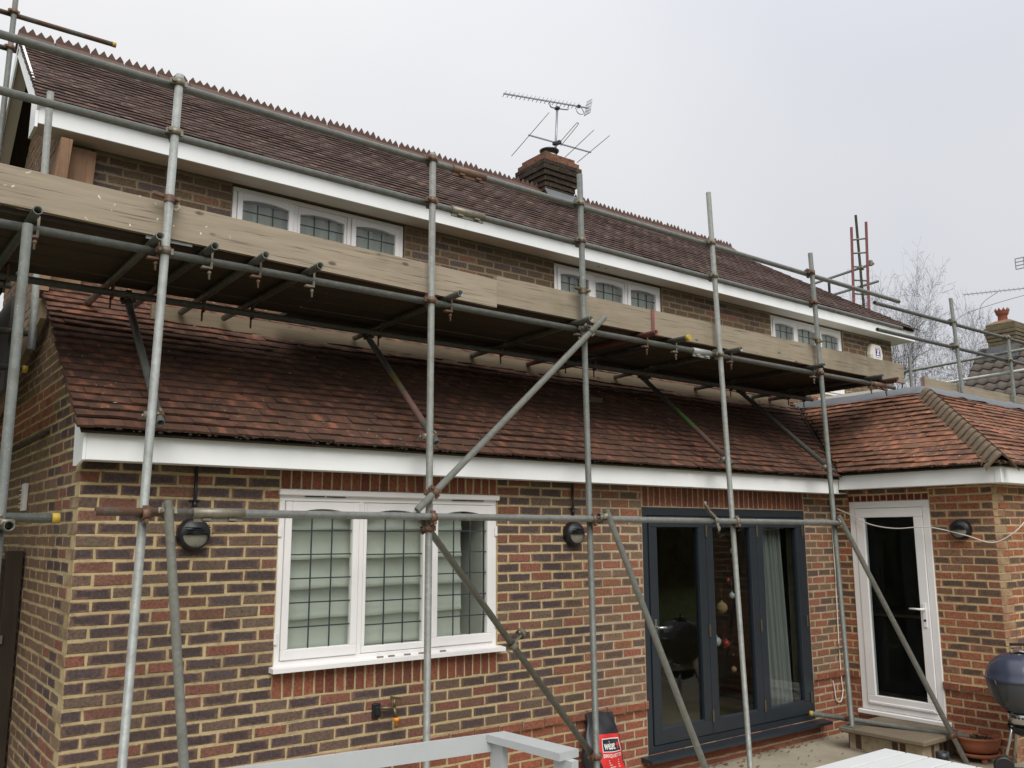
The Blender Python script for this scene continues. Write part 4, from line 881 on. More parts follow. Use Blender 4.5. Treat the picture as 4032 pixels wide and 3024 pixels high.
# --- ladder and its scaffold tower beyond the far end of the house
LD = thing('ladder', (13.8, 3.0, 4.6), 'red-railed ladder rising above the far end of the upper roof', 'ladder')
la, lb = V((13.531, 3.004, 7.639)), V((13.76, 3.22, 5.8)); ra, rb = V((13.74, 2.823, 7.739)), V((13.99, 3.05, 5.8))
P('rail', REDP, LD, lambda m: m.bar(la, lb, .045, .03)); P('rail', REDP, LD, lambda m: m.bar(ra, rb, .045, .03))
for i in range(7):
    t = .13 + i * .135; P('rung', GALD, LD, lambda m: m.tube(la.lerp(lb, t), ra.lerp(rb, t + .03), .016, 8))
TW = thing('scaffold', (13.8, 3.2, -.12), 'bare tube scaffold tower behind the red ladder', 'scaffold')
tube_part(TW, 'standard', (13.617, 2.95, 7.88), (13.95, 3.1, 5.2), GALB); tube_part(TW, 'guard_rail', (13.0, 3.65, 6.56), (13.95, 2.85, 6.97), GALD); tube_part(TW, 'guard_rail', (13.3, 3.47, 6.35), (14.05, 2.84, 6.64), GALD)
tube_part(TW, 'standard', (13.3, 3.4, 6.65), (13.34, 3.45, 5.4), GAL); P('ladder_clamp', COUP, TW, lambda m: [m.bbox(13.86, 13.93, 2.85, 2.9, 6.92, 7.03, .01)])
coupler(TW, (13.74, 3.0, 6.88), (0, 0, 1), (.95, -.8, .4), (0, -.05, 0))

# ================================================================ things on the walls
def bulkhead(c, nd, label, conduit):
    c, nd = V(c), V(nd); t = thing('wall_lamp', c, label, 'lamp', 'round bulkhead lamps'); s = V((0, 0, 1)).cross(nd); Zv = V((0, 0, 1)); rr = .1
    P('housing', BLK, t, lambda m: m.lathe(c, [(.001, .0), (rr, .0), (rr, .03), (rr * .97, .05), (rr * .86, .066), (rr * .78, .07), (rr * .78, .06), (.001, .06)], 32, nd))
    def lens(m):
        n = 24; b = len(m.v); R_ = rr * .77; rows = 5
        for k in range(rows + 1):
            for i in range(n + 1):
                a = math.pi + math.pi * i / n; f = 1 - k / rows; y = max(-R_, math.sin(a) * R_ * f - .004); m.v.append(tuple(c + s * math.cos(a) * R_ * f + Zv * y + nd * (.062 + .028 * math.cos(f * math.pi / 2))))
        for k in range(rows):
            for i in range(n): m.face([b + k * (n + 1) + i, b + k * (n + 1) + i + 1, b + (k + 1) * (n + 1) + i + 1, b + (k + 1) * (n + 1) + i], True)
    P('lens', OPAL, t, lens)
    def hood(m):
        n = 24; b = len(m.v); R_ = rr * .86; rows = 6
        for k in range(rows + 1):
            for i in range(n + 1):
                a = math.pi * i / n; f = 1 - k / rows; m.v.append(tuple(c + s * math.cos(a) * R_ * f + Zv * (math.sin(a) * R_ * f - .002) + nd * (.066 + .04 * math.cos(f * math.pi / 2))))
        for k in range(rows):
            for i in range(n): m.face([b + k * (n + 1) + i, b + k * (n + 1) + i + 1, b + (k + 1) * (n + 1) + i + 1, b + (k + 1) * (n + 1) + i], True)
    P('hood', BLK, t, hood)
    for k in range(3): P('louvre', BLK, t, lambda m: m.bar(c + s * -.078 + Zv * (.012 + k * .014) + nd * .104, c + s * .078 + Zv * (.012 + k * .014) + nd * .104, .012, .006, Zv))
    if conduit:
        tag(P('conduit', BLK, None, lambda m: (m.tube(c + nd * .016 + Zv * .095, c + nd * .016 + Zv * (conduit - c.z), .011, 10), m.tube(c + nd * .016 + Zv * .165, c + nd * .016 + Zv * .2, .015, 10), m.bar(c + nd * .004 + s * -.035 + Zv * .21, c + nd * .004 + s * .035 + Zv * .21, .016, .006))), 'black conduit running up from the ' + label, 'conduit', 'black lamp conduits')
bulkhead((.67, 0, 1.953), NY, 'round black bulkhead lamp left of the leaded window', 2.376)
bulkhead((3.82, 0, 1.953), NY, 'round black bulkhead lamp between leaded window and folding door', 2.376)
bulkhead((XD, -1.385, 1.985), NX, 'round black bulkhead lamp right of the white back door', 0)
TP = thing('garden_tap', (2.1, 0, .75), 'brass garden tap with orange hose connector below the leaded window', 'tap')
P('backplate', BLK, TP, lambda m: (m.bbox(1.96, 2.02, -.03, 0, .7, .8, .008), m.bbox(1.97, 2.01, -.045, -.03, .72, .78, .006)))
P('tap_body', BRASS, TP, lambda m: (m.tube((2.0, -.03, .765), (2.1, -.07, .765), .012, 10), m.tube((2.1, -.07, .765), (2.11, -.08, .7), .013, 10), m.tube((2.1, -.07, .765), (2.1, -.07, .82), .01, 10)))
P('tap_handle', BRASS, TP, lambda m: m.bar((2.07, -.07, .835), (2.16, -.07, .815), .012, .02))
P('hose_connector', ORANGE, TP, lambda m: m.lathe((2.112, -.082, .7), [(.001, 0), (.019, 0), (.02, -.022), (.014, -.024), (.013, -.05), (.001, -.05)], 12))
tag(P('wall_vent', FRAME, None, lambda m: [m.bbox(-.03, -.002, 1.7, 1.82, 2.13, 2.33, .004)] + [m.bbox(-.045, -.0305, 1.71, 1.81, 2.15 + i * .032, 2.155 + i * .032, .001) for i in range(5)]), 'small white louvred vent on the left side wall', 'vent')
# alarm box with its printed square emblem
AL = thing('alarm_box', (11.46, DY, 4.6), 'cream alarm box with a purple emblem under the upper soffit', 'alarm')
def alarm(m):
    o = [(-.16, -.02), (-.13, -.13), (-.06, -.17), (.06, -.17), (.13, -.13), (.16, -.02), (.13, .1), (.09, .15), (-.09, .15), (-.13, .1)]
    b = len(m.v); n = len(o); cx, cz = 11.46, 4.70
    for k, (sc_, yy) in enumerate(((1, 0), (1, -.05), (.86, -.085))): m.v += [(cx + a * sc_, DY + yy - .002, cz + c * sc_) for a, c in o]
    for k in range(2):
        for i in range(n): j = (i + 1) % n; m.face([b + k * n + i, b + k * n + j, b + (k + 1) * n + j, b + (k + 1) * n + i])
    m.face([b + 2 * n + i for i in range(n)])
P('case', CREAM, AL, alarm)
PUR = plain('purple_print', (70, 58, 128), .5, .05, 20); WHT = plain('white_print', (230, 228, 230), .5, .02, 20)
ya_ = DY - .0875
def quadY(m, pts, y):
    b = len(m.v); m.v += [(a, y, c) for a, c in pts]; m.face(list(range(b, b + len(pts))))
P('emblem', PUR, AL, lambda m: m.box(11.40, 11.53, ya_ - .002, ya_, 4.635, 4.785))
P('emblem_letter', WHT, AL, lambda m: (m.prism([(11.435, ya_ - .0025, 4.755), (11.5, ya_ - .0025, 4.755), (11.5, ya_ - .0025, 4.735), (11.46, ya_ - .0025, 4.70), (11.5, ya_ - .0025, 4.70), (11.49, ya_ - .0025, 4.675), (11.425, ya_ - .0025, 4.675), (11.425, ya_ - .0025, 4.69), (11.462, ya_ - .0025, 4.732), (11.435, ya_ - .0025, 4.732)], (0, -.002, 0)), m.box(11.408, 11.522, ya_ - .003, ya_ - .002, 4.64, 4.66), m.box(11.408, 11.522, ya_ - .003, ya_ - .002, 4.765, 4.778)))
# white cables by the back door
def cpath(name, pts, r, label):
    o = P(name, WCAB, None, lambda m: m.path(pts, r, 6)); tag(o, label, 'cable'); return o
def smooth(pts, n=6):
    Q = []
    for i in range(len(pts) - 1):
        p0, p1, p2, p3 = V(pts[max(i - 1, 0)]), V(pts[i]), V(pts[i + 1]), V(pts[min(i + 2, len(pts) - 1)])
        for k in range(n):
            t = k / n; Q.append(.5 * ((2 * p1) + (p2 - p0) * t + (2 * p0 - 5 * p1 + 4 * p2 - p3) * t * t + (3 * p1 - p0 - 3 * p2 + p3) * t ** 3))
    Q.append(V(pts[-1])); return Q
cpath('white_cable', smooth([(7.6, -.012, 2.38), (7.6, -.013, 1.5), (7.585, -.013, .8), (7.59, -.014, .42), (7.6, -.016, .3), (7.55, -.016, .2), (7.47, -.016, .22), (7.45, -.016, .33), (7.43, -.014, .42)], 5), .007, 'white cable clipped down the corner beside the folding door')
cpath('white_cable', smooth([(7.6, -.08, 2.22), (7.64, -.2, 2.16), (7.6, -.45, 2.05), (7.58, -.75, 2.0), (7.58, -1.1, 2.01), (7.6, -1.45, 1.93), (7.6, -1.7, 1.86), (7.62, -1.9, 1.96), (7.7, -2.0, 2.1)], 6), .006, 'loose white cable drooping across the front of the back door')
# side gate
GT = thing('side_gate', (-.5, 1.65, -.12), 'dark boarded side gate against the left wall', 'gate')
for i in range(6): P('board', GATEW, GT, lambda m: m.bbox(-.96 + i * .14, -.825 + i * .14, 1.66, 1.69, -.1, 1.78 + U(-.01, .01), .004))
P('post', GATEW, GT, lambda m: m.bbox(-.12, -.012, 1.58, 1.7, -.12, 1.84, .006)); P('rail', GATEW, GT, lambda m: m.bbox(-.96, -.13, 1.63, 1.659, 1.3, 1.42, .004)); P('latch', GALD, GT, lambda m: m.bbox(-.2, -.1, 1.56, 1.579, 1.2, 1.26, .004))

# ================================================================ television aerial on the chimney
TA = thing('tv_aerial', (6.2, 2.95, 6.9), 'television aerial on a mast above the brick chimney', 'aerial')
P('mast', ALU, TA, lambda m: m.tube((6.185, 2.95, 6.85), (6.245, 2.95, 7.76), .016, 8))
P('bracket', BLK, TA, lambda m: (m.bbox(6.17, 6.24, 2.92, 2.98, 7.2, 7.245, .005), m.bbox(6.215, 6.275, 2.92, 2.98, 7.735, 7.775, .005)))
ub0, ub1 = V((5.32, 2.95, 7.676)), V((6.83, 2.95, 7.94))
P('boom', ALU, TA, lambda m: m.bar(ub0, ub1, .016, .016)); P('cradle', ALU, TA, lambda m: m.path(smooth([(6.116, 2.95, 7.81), (6.12, 2.95, 7.75), (6.16, 2.95, 7.74), (6.24, 2.95, 7.752), (6.4, 2.95, 7.785), (6.445, 2.95, 7.805), (6.451, 2.95, 7.86)], 4), .009, 6))
for i in range(19):
    c = ub0.lerp(ub1, .01 + i * .047); P('element', ALU, TA, lambda m: m.tube(c + V((.012, -.03, .035)), c - V((.012, -.03, .035)), .0045, 5))
P('reflector', ALU, TA, lambda m: [m.tube(ub1 + V((.02, k * .028, .12 - abs(k) * .01)), ub1 + V((-.03, k * .03, -.11)), .004, 5) for k in (-2, -1, 0, 1, 2)] + [m.tube(ub1 + V((.02 - j * .012, -.06, .12 - j * .055)), ub1 + V((.02 - j * .012, .06, .12 - j * .055)), .004, 5) for j in range(5)])
P('dipole', BLK, TA, lambda m: (m.bbox(6.62, 6.67, 2.93, 2.97, 7.89, 7.93, .005),)); P('cable_loop', ALU, TA, lambda m: m.path(smooth([(6.64, 2.95, 7.9), (6.6, 2.95, 7.83), (6.66, 2.94, 7.79), (6.73, 2.94, 7.83), (6.68, 2.94, 7.9)], 5), .006, 5))
P('boom', ALU, TA, lambda m: m.bar((5.733, 2.95, 7.214), (6.86, 2.95, 7.276), .016, .016))
for (x, a, b) in ((5.733, (3.325, 7.05), (2.516, 7.36)), (6.559, (3.177, 7.194), (2.555, 7.375)), (6.844, (3.225, 7.218), (2.545, 7.373))): P('element', ALU, TA, lambda m: m.tube((x, a[0], a[1]), (x, b[0], b[1]), .005, 6))
P('folded_dipole', ALU, TA, lambda m: m.path(smooth([(6.25, 3.05, 7.18), (6.25, 2.6, 7.37), (6.265, 2.565, 7.39), (6.29, 2.59, 7.375), (6.3, 2.95, 7.22)], 4), .005, 6)); P('dipole_box', BLK, TA, lambda m: m.bbox(6.245, 6.295, 2.92, 2.98, 7.235, 7.285, .006))

# ================================================================ garden things
# sofa frame
SF = thing('garden_sofa', (1.4, -1.3, -.12), 'grey painted garden sofa frame with flat rails under the leaded window', 'sofa')
sa, sb = V((.2, -.93, .72)), V((2.215, -1.165, .72))
P('back_rail', SOFA, SF, lambda m: m.bar(sa, sb, .03, .1, (0, 0, 1)))
P('arm_rail', SOFA, SF, lambda m: m.hexa([V(q) for q in ((2.1, -1.172, .73), (2.238, -1.155, .73), (2.292, -1.775, .73), (2.14, -1.79, .73), (2.1, -1.172, .772), (2.238, -1.155, .772), (2.292, -1.775, .772), (2.14, -1.79, .772))]))
P('post', SOFA, SF, lambda m: m.bar((2.16, -1.21, -.12), (2.16, -1.21, .729), .12, .04, (1, 0, 0))); P('post', SOFA, SF, lambda m: m.bar((2.215, -1.755, -.12), (2.215, -1.755, .729), .15, .05, (1, 0, 0)))
P('seat', SOFA, SF, lambda m: m.hexa([V((a, b, c)) for c in (.2, .24) for a, b in ((.2, -1.65), (2.2, -1.78), (2.14, -1.2), (.2, -.96))]))
for i in range(3): P('back_slat', SOFA, SF, lambda m: m.bar(sa - V((0, 0, .2 + i * .14)), sb - V((.08, 0, .2 + i * .14)), .02, .05, (0, 0, 1)))
P('leg', SOFA, SF, lambda m: m.bar((.22, -1.6, -.12), (.22, -1.6, .2), .05, .05)); P('leg', SOFA, SF, lambda m: m.bar((.22, -.95, -.12), (.22, -.95, .66), .05, .05))
# table
TB = thing('garden_table', (3.5, -2.9, -.12), 'white slatted garden table in front of the folding door', 'table')
tz = .62
for i in range(7): P('slat', TABLE, TB, lambda m: m.bbox(2.55, 4.255, -2.433 - (i + 1) * .142, -2.433 - i * .142 - .011, tz - .025, tz, .002))
P('apron', TABLE, TB, lambda m: (m.box(2.6, 4.2, -2.49, -2.46, tz - .1, tz - .026), m.box(2.6, 4.2, -3.4, -3.37, tz - .1, tz - .026)))
for a, b in ((2.65, -2.5), (4.16, -2.5), (2.65, -3.36), (4.16, -3.36)): P('leg', TABLE, TB, lambda m: m.box(a - .03, a + .03, b - .03, b + .03, -.12, tz - .026))
PB = thing('parasol_base', (4.36, -2.76, -.12), 'grey parasol stand tube with black knob beside the white table', 'parasol base')
px, py = 4.40, -2.73
P('base', BLK, PB, lambda m: m.lathe((px, py, -.12), [(.001, 0), (.24, 0), (.24, .04), (.06, .08), (.04, .1)], 24))
P('stem', PGREY, PB, lambda m: m.tube((px, py, -.04), (px, py, .61), .034, 20)); P('collar', BLK, PB, lambda m: (m.lathe((px, py, .6), [(.036, -.03), (.0385, -.03), (.0385, .03), (.027, .03), (.026, -.05), (.001, -.05)], 20)))
kd = V((-.75, -.35, 0)).normalized(); P('knob', BLK, PB, lambda m: (m.tube(V((px, py, .52)), V((px, py, .52)) + kd * .07, .009, 8), m.lathe(V((px, py, .52)) + kd * .06, [(.001, 0), (.022, 0), (.03, .012), (.022, .028), (.001, .03)], 8, kd, False)))
# terracotta bowl
PT = thing('plant_bowl', (7.55, -1.42, -.12), 'shallow terracotta bowl on feet beside the door step', 'plant pot')
pc = V((7.5, -1.43, -.12))
P('bowl', TERRA, PT, lambda m: m.lathe(pc, [(.001, .075), (.12, .075), (.165, .1), (.195, .16), (.205, .205), (.215, .21), (.215, .225), (.2, .226), (.185, .2), (.15, .18), (.001, .18)], 36))
P('saucer', TERRA, PT, lambda m: m.lathe(pc, [(.001, .05), (.17, .05), (.19, .085), (.18, .085), (.165, .06), (.001, .06)], 30))
for i in range(3): a = i * 2.094 + .9; P('foot', TERRA, PT, lambda m: m.bbox(pc.x - .13 * math.cos(a) - .025, pc.x - .13 * math.cos(a) + .025, pc.y - .13 * math.sin(a) - .02, pc.y - .13 * math.sin(a) + .02, -.12, -.069, .006))
P('soil', MOSS, PT, lambda m: [m.lathe(pc, [(.001, .195), (.19, .19)], 20)] + [m.blob(pc + V((U(-.12, .12), U(-.12, .12), .2)), U(.008, .02), (1, 1, .8)) for _ in range(50)])
LEAF = plain('small_leaf', (70, 92, 50), .7, .2, 30)
P('seedling', LEAF, PT, lambda m: [m.blob(pc + V((-.02 + U(-.03, .03), U(-.03, .03), .215 + U(0, .02))), .012, (1.4, 1, .4)) for _ in range(8)])
# kettle barbecue
BQ = thing('kettle_barbecue', (7.5, -1.95, -.12), 'blue lidded kettle barbecue on chrome legs by the right edge', 'barbecue')
bc = V((7.33, -1.96, .685)); br = .285
P('lid', BBLUE, BQ, lambda m: m.lathe(bc, [(br + .008, -.012), (br + .012, .0), (br, .012), (br * .97, .06), (br * .86, .125), (br * .66, .18), (br * .38, .212), (.001, .225)], 40))
P('bowl', BCHAR, BQ, lambda m: m.lathe(bc, [(br, -.013), (br * .99, -.05), (br * .92, -.13), (br * .76, -.21), (br * .52, -.27), (br * .25, -.3), (.001, -.305)], 40))
P('lid_handle', BLK, BQ, lambda m: (m.bar(bc + V((-.05, .05, .29)), bc + V((.07, -.06, .29)), .03, .022, (0, 0, 1)),)); P('handle_bracket', CHROME, BQ, lambda m: (m.path([bc + V((-.05, .05, .28)), bc + V((-.055, .055, .22)), bc + V((-.03, .03, .21))], .005, 6), m.path([bc + V((.07, -.06, .28)), bc + V((.08, -.07, .21))], .005, 6), m.lathe(bc + V((0, 0, .235)), [(.001, .02), (.06, .016), (.085, .0)], 20, (.2, -.2, 1))))
P('lid_vent', CHROME, BQ, lambda m: m.lathe(bc + V((-.08, -.02, .2)), [(.001, .02), (.04, .016), (.045, 0)], 18, (-.3, -.1, 1)))
P('side_handle', BLK, BQ, lambda m: (m.path(smooth([bc + V((-br * .8, .14, .0)), bc + V((-br - .07, .07, .005)), bc + V((-br - .05, .05, -.1)), bc + V((-br * .86, .06, -.2))], 5), .009, 8),))
P('ash_catcher', CHROME, BQ, lambda m: m.lathe(bc + V((0, 0, -.29)), [(.14, 0), (.145, -.01), (.14, -.1), (.001, -.105)], 28)); P('ash_pan', BLK, BQ, lambda m: m.lathe(bc + V((0, 0, -.395)), [(.15, 0), (.14, -.05), (.06, -.085), (.001, -.09)], 28))
P('air_hole', BLK, BQ, lambda m: [m.tube(bc + V((math.cos(a) * .143, math.sin(a) * .143, -.315)), bc + V((math.cos(a) * .148, math.sin(a) * .148, -.315)), .009, 8) for a in (3.0, 3.2, 3.4, 3.6, 3.8, 4.0)])
feet = [V((7.13, -1.83, -.05)), V((7.5, -2.2, -.05)), V((7.54, -1.72, -.12))]
for f_ in feet: P('leg', CHROME, BQ, lambda m: m.tube(bc + (f_ - bc) * .36 + V((0, 0, .0)), f_, .0125, 10))
for f_ in feet[:2]:
    P('wheel', BLK, BQ, lambda m: m.lathe(f_ + V((.0, .0, .01)), [(.001, -.02), (.03, -.024), (.06, -.018), (.078, -.024), (.083, 0), (.078, .024), (.06, .018), (.03, .024), (.001, .02)], 28, (.42, .32, 0)))
P('axle', BLK, BQ, lambda m: m.tube(feet[0], feet[1], .007, 8))
# charcoal bag
BG = thing('charcoal_bag', (4.02, -.2, -.12), 'black charcoal bag with a red printed panel leaning on the wall', 'bag')
BAGR, BAGB, BAGW = plain('bag_red', (214, 50, 48), .4, .05, 10), plain('bag_black', (38, 38, 42), .38, .15, 10), plain('bag_white_print', (228, 226, 224), .4, .02, 10)
BAGC = plain('bag_charcoal_print', (120, 98, 92), .45, .45, 26)
bx0, bx1 = 3.84, 4.25
def bagpt(u, v, side):                                   # u 0..1 across, v 0..1 up
    w_ = 1 - .28 * max(0, v - .62) / .38 + .04 * math.sin(v * 6); dep = .085 * (1 - max(0, v - .55) / .45 * .82) * (.35 + .65 * math.sin(math.pi * min(1, max(0, u))) ** .5)
    xx = (bx0 + bx1) / 2 + (u - .5) * (bx1 - bx0) * w_; zz = -.119 + v * .62; yb_ = -.12 + .085 * v
    return V((xx + .016 * math.sin(v * 9) + .006 * math.sin(v * 23 + u * 3), yb_ - (dep if side else -.0) - (.006 * math.sin(u * 14 + v * 11) + .005 * math.sin(u * 7 - v * 19) if side else 0), zz + .012 * math.sin(u * 5) * v))
def bagpatch(u0, u1, v0, v1, off, n=12, mth=14):
    def f(m):
        b = len(m.v)
        for j in range(mth + 1):
            for i in range(n + 1):
                q = bagpt(u0 + (u1 - u0) * i / n, v0 + (v1 - v0) * j / mth, True); m.v.append((q.x, q.y - off, q.z))
        for j in range(mth):
            for i in range(n): m.face([b + j * (n + 1) + i, b + j * (n + 1) + i + 1, b + (j + 1) * (n + 1) + i + 1, b + (j + 1) * (n + 1) + i], True)
    return f
def bagbody(m):
    bagpatch(0, 1, 0, 1, 0, 16, 20)(m); b = len(m.v); n = 16
    for j in range(21):
        for i in range(n + 1): m.v.append(tuple(bagpt(i / n, j / 20, False)))
    for j in range(20):
        for i in range(n): m.face([b + j * (n + 1) + i + 1, b + j * (n + 1) + i, b + (j + 1) * (n + 1) + i, b + (j + 1) * (n + 1) + i + 1], True)
    f0 = 0
    for j in range(20):
        for i in (0, n): a, c = f0 + j * 17 + i, b + j * 17 + i; m.face([a, a + 17, c + 17, c])
P('sack', BAGB, BG, bagbody)
P('printed_panel', BAGR, BG, bagpatch(.3, .93, .3, .74, .0015)); P('printed_briquettes', BAGC, BG, bagpatch(.12, .95, .015, .3, .0015)); P('logo_border', BAGW, BG, bagpatch(.38, .9, .53, .69, .003)); P('logo_box', BAGB, BG, bagpatch(.395, .885, .54, .68, .0042))
def ringprint(m):
    for k in range(11):
        u, v = U(.2, .88), U(.04, .26); q = bagpt(u, v, True); r0 = U(.012, .022); m.lathe((q.x, q.y - .004, q.z), [(r0, 0), (r0 * .55, .0015)], 10, (0, -1, .2))
P('printed_rings', plain('ash_print', (196, 182, 176), .45, .2, 30), BG, ringprint); P('printed_rings', BAGB, BG, lambda m: [m.lathe((q.x, q.y - .0045, q.z), [(.012, 0), (.001, .0005)], 8, (0, -1, .2)) for q in [bagpt(U(.2, .88), U(.04, .26), True) for _ in range(12)]])
def text_part(txt, par, mat, name, w_, h_, uc, vc, off, bold=0.):
    cu = bpy.data.curves.new('t', 'FONT'); cu.body = txt; cu.size = 1; cu.offset = bold; cu.resolution_u = 2; ob = bpy.data.objects.new('t', cu); link(ob); bpy.context.view_layer.update()
    me = bpy.data.meshes.new_from_object(ob.evaluated_get(bpy.context.evaluated_depsgraph_get())); bpy.data.objects.remove(ob)
    xs = [v.co.x for v in me.vertices]; ys = [v.co.y for v in me.vertices]; x0, x1, y0, y1 = min(xs), max(xs), min(ys), max(ys); o0 = ORG[par.name]
    for v in me.vertices:
        u = uc + ((v.co.x - x0) / (x1 - x0) - .5) * w_; vv = vc + ((v.co.y - y0) / (y1 - y0) - .5) * h_; q = bagpt(u, vv, True) - o0; v.co = (q.x, q.y - off, q.z)
    me.materials.append(mat); o = bpy.data.objects.new(name, me); link(o); o.parent = par; ORG[o.name] = o0; return o
text_part('weber', BG, BAGW, 'brand_lettering', .34, .1, .585, .61, .006, .02); text_part('BRIQUETTES', BG, BAGW, 'product_lettering', .5, .05, .64, .485, .004, .015)
P('logo_kettle', BAGR, BG, lambda m: (m.lathe(tuple(bagpt(.825, .615, True) - V((0, .0062, 0))), [(.016, 0), (.001, .0006)], 14, (0, -1, .15)), m.bar(bagpt(.8, .565, True) - V((0, .007, 0)), bagpt(.82, .6, True) - V((0, .007, 0)), .004, .001), m.bar(bagpt(.86, .565, True) - V((0, .007, 0)), bagpt(.84, .6, True) - V((0, .007, 0)), .004, .001)))
P('small_print', BAGW, BG, lambda m: [m.bar(bagpt(.5, .43 - i * .028, True) - V((0, .004, 0)), bagpt(.78, .43 - i * .028, True) - V((0, .004, 0)), .001, .005) for i in range(4)])
# fallen leaves on the patio
LV = plain('dead_leaf', (112, 78, 48), .9, .35, 8)
def leaves(m):
    for i in range(110):
        x, y = (U(5.2, 7.1), U(-1.3, -.08)) if i < 55 else (U(4.0, 7.4), -.04 - .1 * R()); a = U(0, 6.28); r = U(.006, .02); c = V((x, y, -.112)); b = len(m.v)
        for k in range(5): t = a + k * 1.257; m.v.append((c.x + math.cos(t) * r * (1.5 if k == 0 else 1), c.y + math.sin(t) * r, c.z + U(-.003, .012)))
        m.face([b, b + 1, b + 2, b + 3, b + 4])
    for i in range(40): t = U(.05, 1.3); c = V((7.42 + t + U(-.04, .04), -.26 + t + U(-.04, .04), 2.62 + RS * t)); b = len(m.v); m.v += [tuple(c + V((U(-.02, .02), U(-.02, .02), U(0, .012)))) for _ in range(4)]; m.face([b, b + 1, b + 2, b + 3])
tag(P('fallen_leaves', LV, None, leaves), 'scattered brown dead leaves on the patio and roof valley', 'leaves', kind='stuff')
def petals(m):
    for i in range(70):
        if i < 45: x = U(0, 7.2); v = U(.05, 1.7); c = lowE + X * x + EV * cs * v + EN * cs * .022
        else: t = U(.05, 1.3); y = U(t - .2, 1.8 - t) if t < .9 else U(.3, .6); c = V((7.42 + t, -y, 2.597 + RS * t)) + V((-RS, 0, 1)) * .02
        m.blob(c, U(.004, .01), (1.6, 1, .3))
P('bird_droppings', WHT, HOUSE, petals, 'stuff')

# ================================================================ glimpsed through the glass
def drape(m):
    k = 50; b = len(m.v)
    for j in range(k + 1):
        q = 6.48 + .34 * j / k; yy = .15 + .03 * math.sin(j * .9) + .012 * math.sin(j * .37); m.v += [(q + .1 - .0, yy, .12), (q + .0, yy * 1.0, 2.3)]
    for j in range(k): m.face([b + 2 * j, b + 2 * j + 2, b + 2 * j + 3, b + 2 * j + 1], True)
tag(P('curtain', CURT, None, drape), 'pale full-length curtain behind the right leaf of the folding door', 'curtain')
ORN = [plain('white_bauble', (190, 190, 186), .3, .1, 20), plain('red_bauble', (150, 40, 38), .3, .1, 20), plain('wicker_ornament', (150, 120, 84), .8, .2, 30)]
for (x, z, r, k, lb) in ((5.66, 1.86, .028, 0, 'topmost white bauble left of the ornaments inside the middle door leaf'), (5.62, 1.42, .03, 0, 'leftmost of two white baubles side by side inside the middle door leaf'), (5.7, 1.43, .03, 0, 'white bauble just right of its twin inside the middle door leaf'),
        (5.84, 1.24, .055, 2, 'large round wicker ornament hanging mid-height inside the middle door leaf'), (5.74, .93, .045, 0, 'large white bauble low beside the big red one'), (5.88, .9, .04, 1, 'large red bauble low beside the big white one'), (6.05, 1.78, .035, 0, 'highest white bauble near the right edge of the middle door leaf'),
        (6.0, 1.35, .03, 0, 'white bauble right of the wicker ornament'), (5.98, .65, .028, 2, 'lowest hanging ornament, small brown wicker disc'), (5.6, 1.62, .02, 1, 'small red bauble high at the left of the middle door leaf'), (5.95, 1.5, .02, 1, 'small red bauble above right of the wicker ornament'), (6.1, 1.1, .02, 0, 'smallest white bauble low near the right edge of the middle leaf')):
    o = MB(); o.sphere((x, .11, z), r, 14, 9); o.tube((x, .11, z + r * .9), (x, .11, z + r * 1.25), r * .25, 8); o.tube((x, .11, z + r * 1.2), (x, .11, z + r * 1.2 + .12), .0008, 4)
    tag(o.build('hanging_bauble', ORN[k], None), lb, 'ornament', 'ornaments behind the folding door')
CH = thing('dining_chair', (5.15, 1.0, .04), 'dark dining chair dimly seen behind the left folding-door leaf', 'chair')
PALEW = plain('pale_wood', (150, 136, 108), .6, .1, 8)
P('back', PALEW, CH, lambda m: (m.path(smooth([(5.0, 1.2, .5), (5.0, 1.24, .8), (5.06, 1.25, 1.05), (5.2, 1.25, 1.1), (5.34, 1.25, 1.05), (5.4, 1.24, .8), (5.4, 1.2, .5)], 5), .018, 8), m.bar((5.2, 1.22, .5), (5.2, 1.25, 1.08), .09, .015)))
P('seat', PALEW, CH, lambda m: m.bbox(4.97, 5.43, .8, 1.24, .46, .5, .01))
for a, b in ((5.0, .83), (5.4, .83), (5.0, 1.2), (5.4, 1.2)): P('leg', PALEW, CH, lambda m: m.tube((a, b, .04), (a, b, .46), .018, 8))
DT = thing('dining_table', (5.2, 2.2, .04), 'dark table inside the room behind the folding door', 'table')
P('top', DARKF, DT, lambda m: m.bbox(4.5, 6.1, 1.6, 2.6, .75, .79, .01))
for a, b in ((4.6, 1.7), (6.0, 1.7), (4.6, 2.5), (6.0, 2.5)): P('leg', DARKF, DT, lambda m: m.box(a - .03, a + .03, b - .03, b + .03, .04, .75))
KC = thing('kitchen_unit', (9.0, -.5, .12), 'dark kitchen unit behind the white door glass', 'cupboard')
P('carcass', DARKF, KC, lambda m: m.bbox(8.9, 10.4, -1.3, .6, .12, .98, .01)); P('worktop', PALEW, KC, lambda m: m.bbox(8.86, 10.4, -1.34, .62, .985, 1.02, .004))
tag(P('bottle', DARKF, None, lambda m: m.lathe((8.98, -.3, 1.02), [(.001, 0), (.04, 0), (.04, .16), (.015, .22), (.014, .29), (.001, .29)], 14)), 'dark bottle on the worktop behind the white door glass', 'bottle')
P('door_curtain', plain('dark_red_cloth', (96, 34, 40), .9, .15, 12), KD, lambda m: m.box(XD + .05, XD + .07, yb + .145, yb + .19, .4, 2.1))

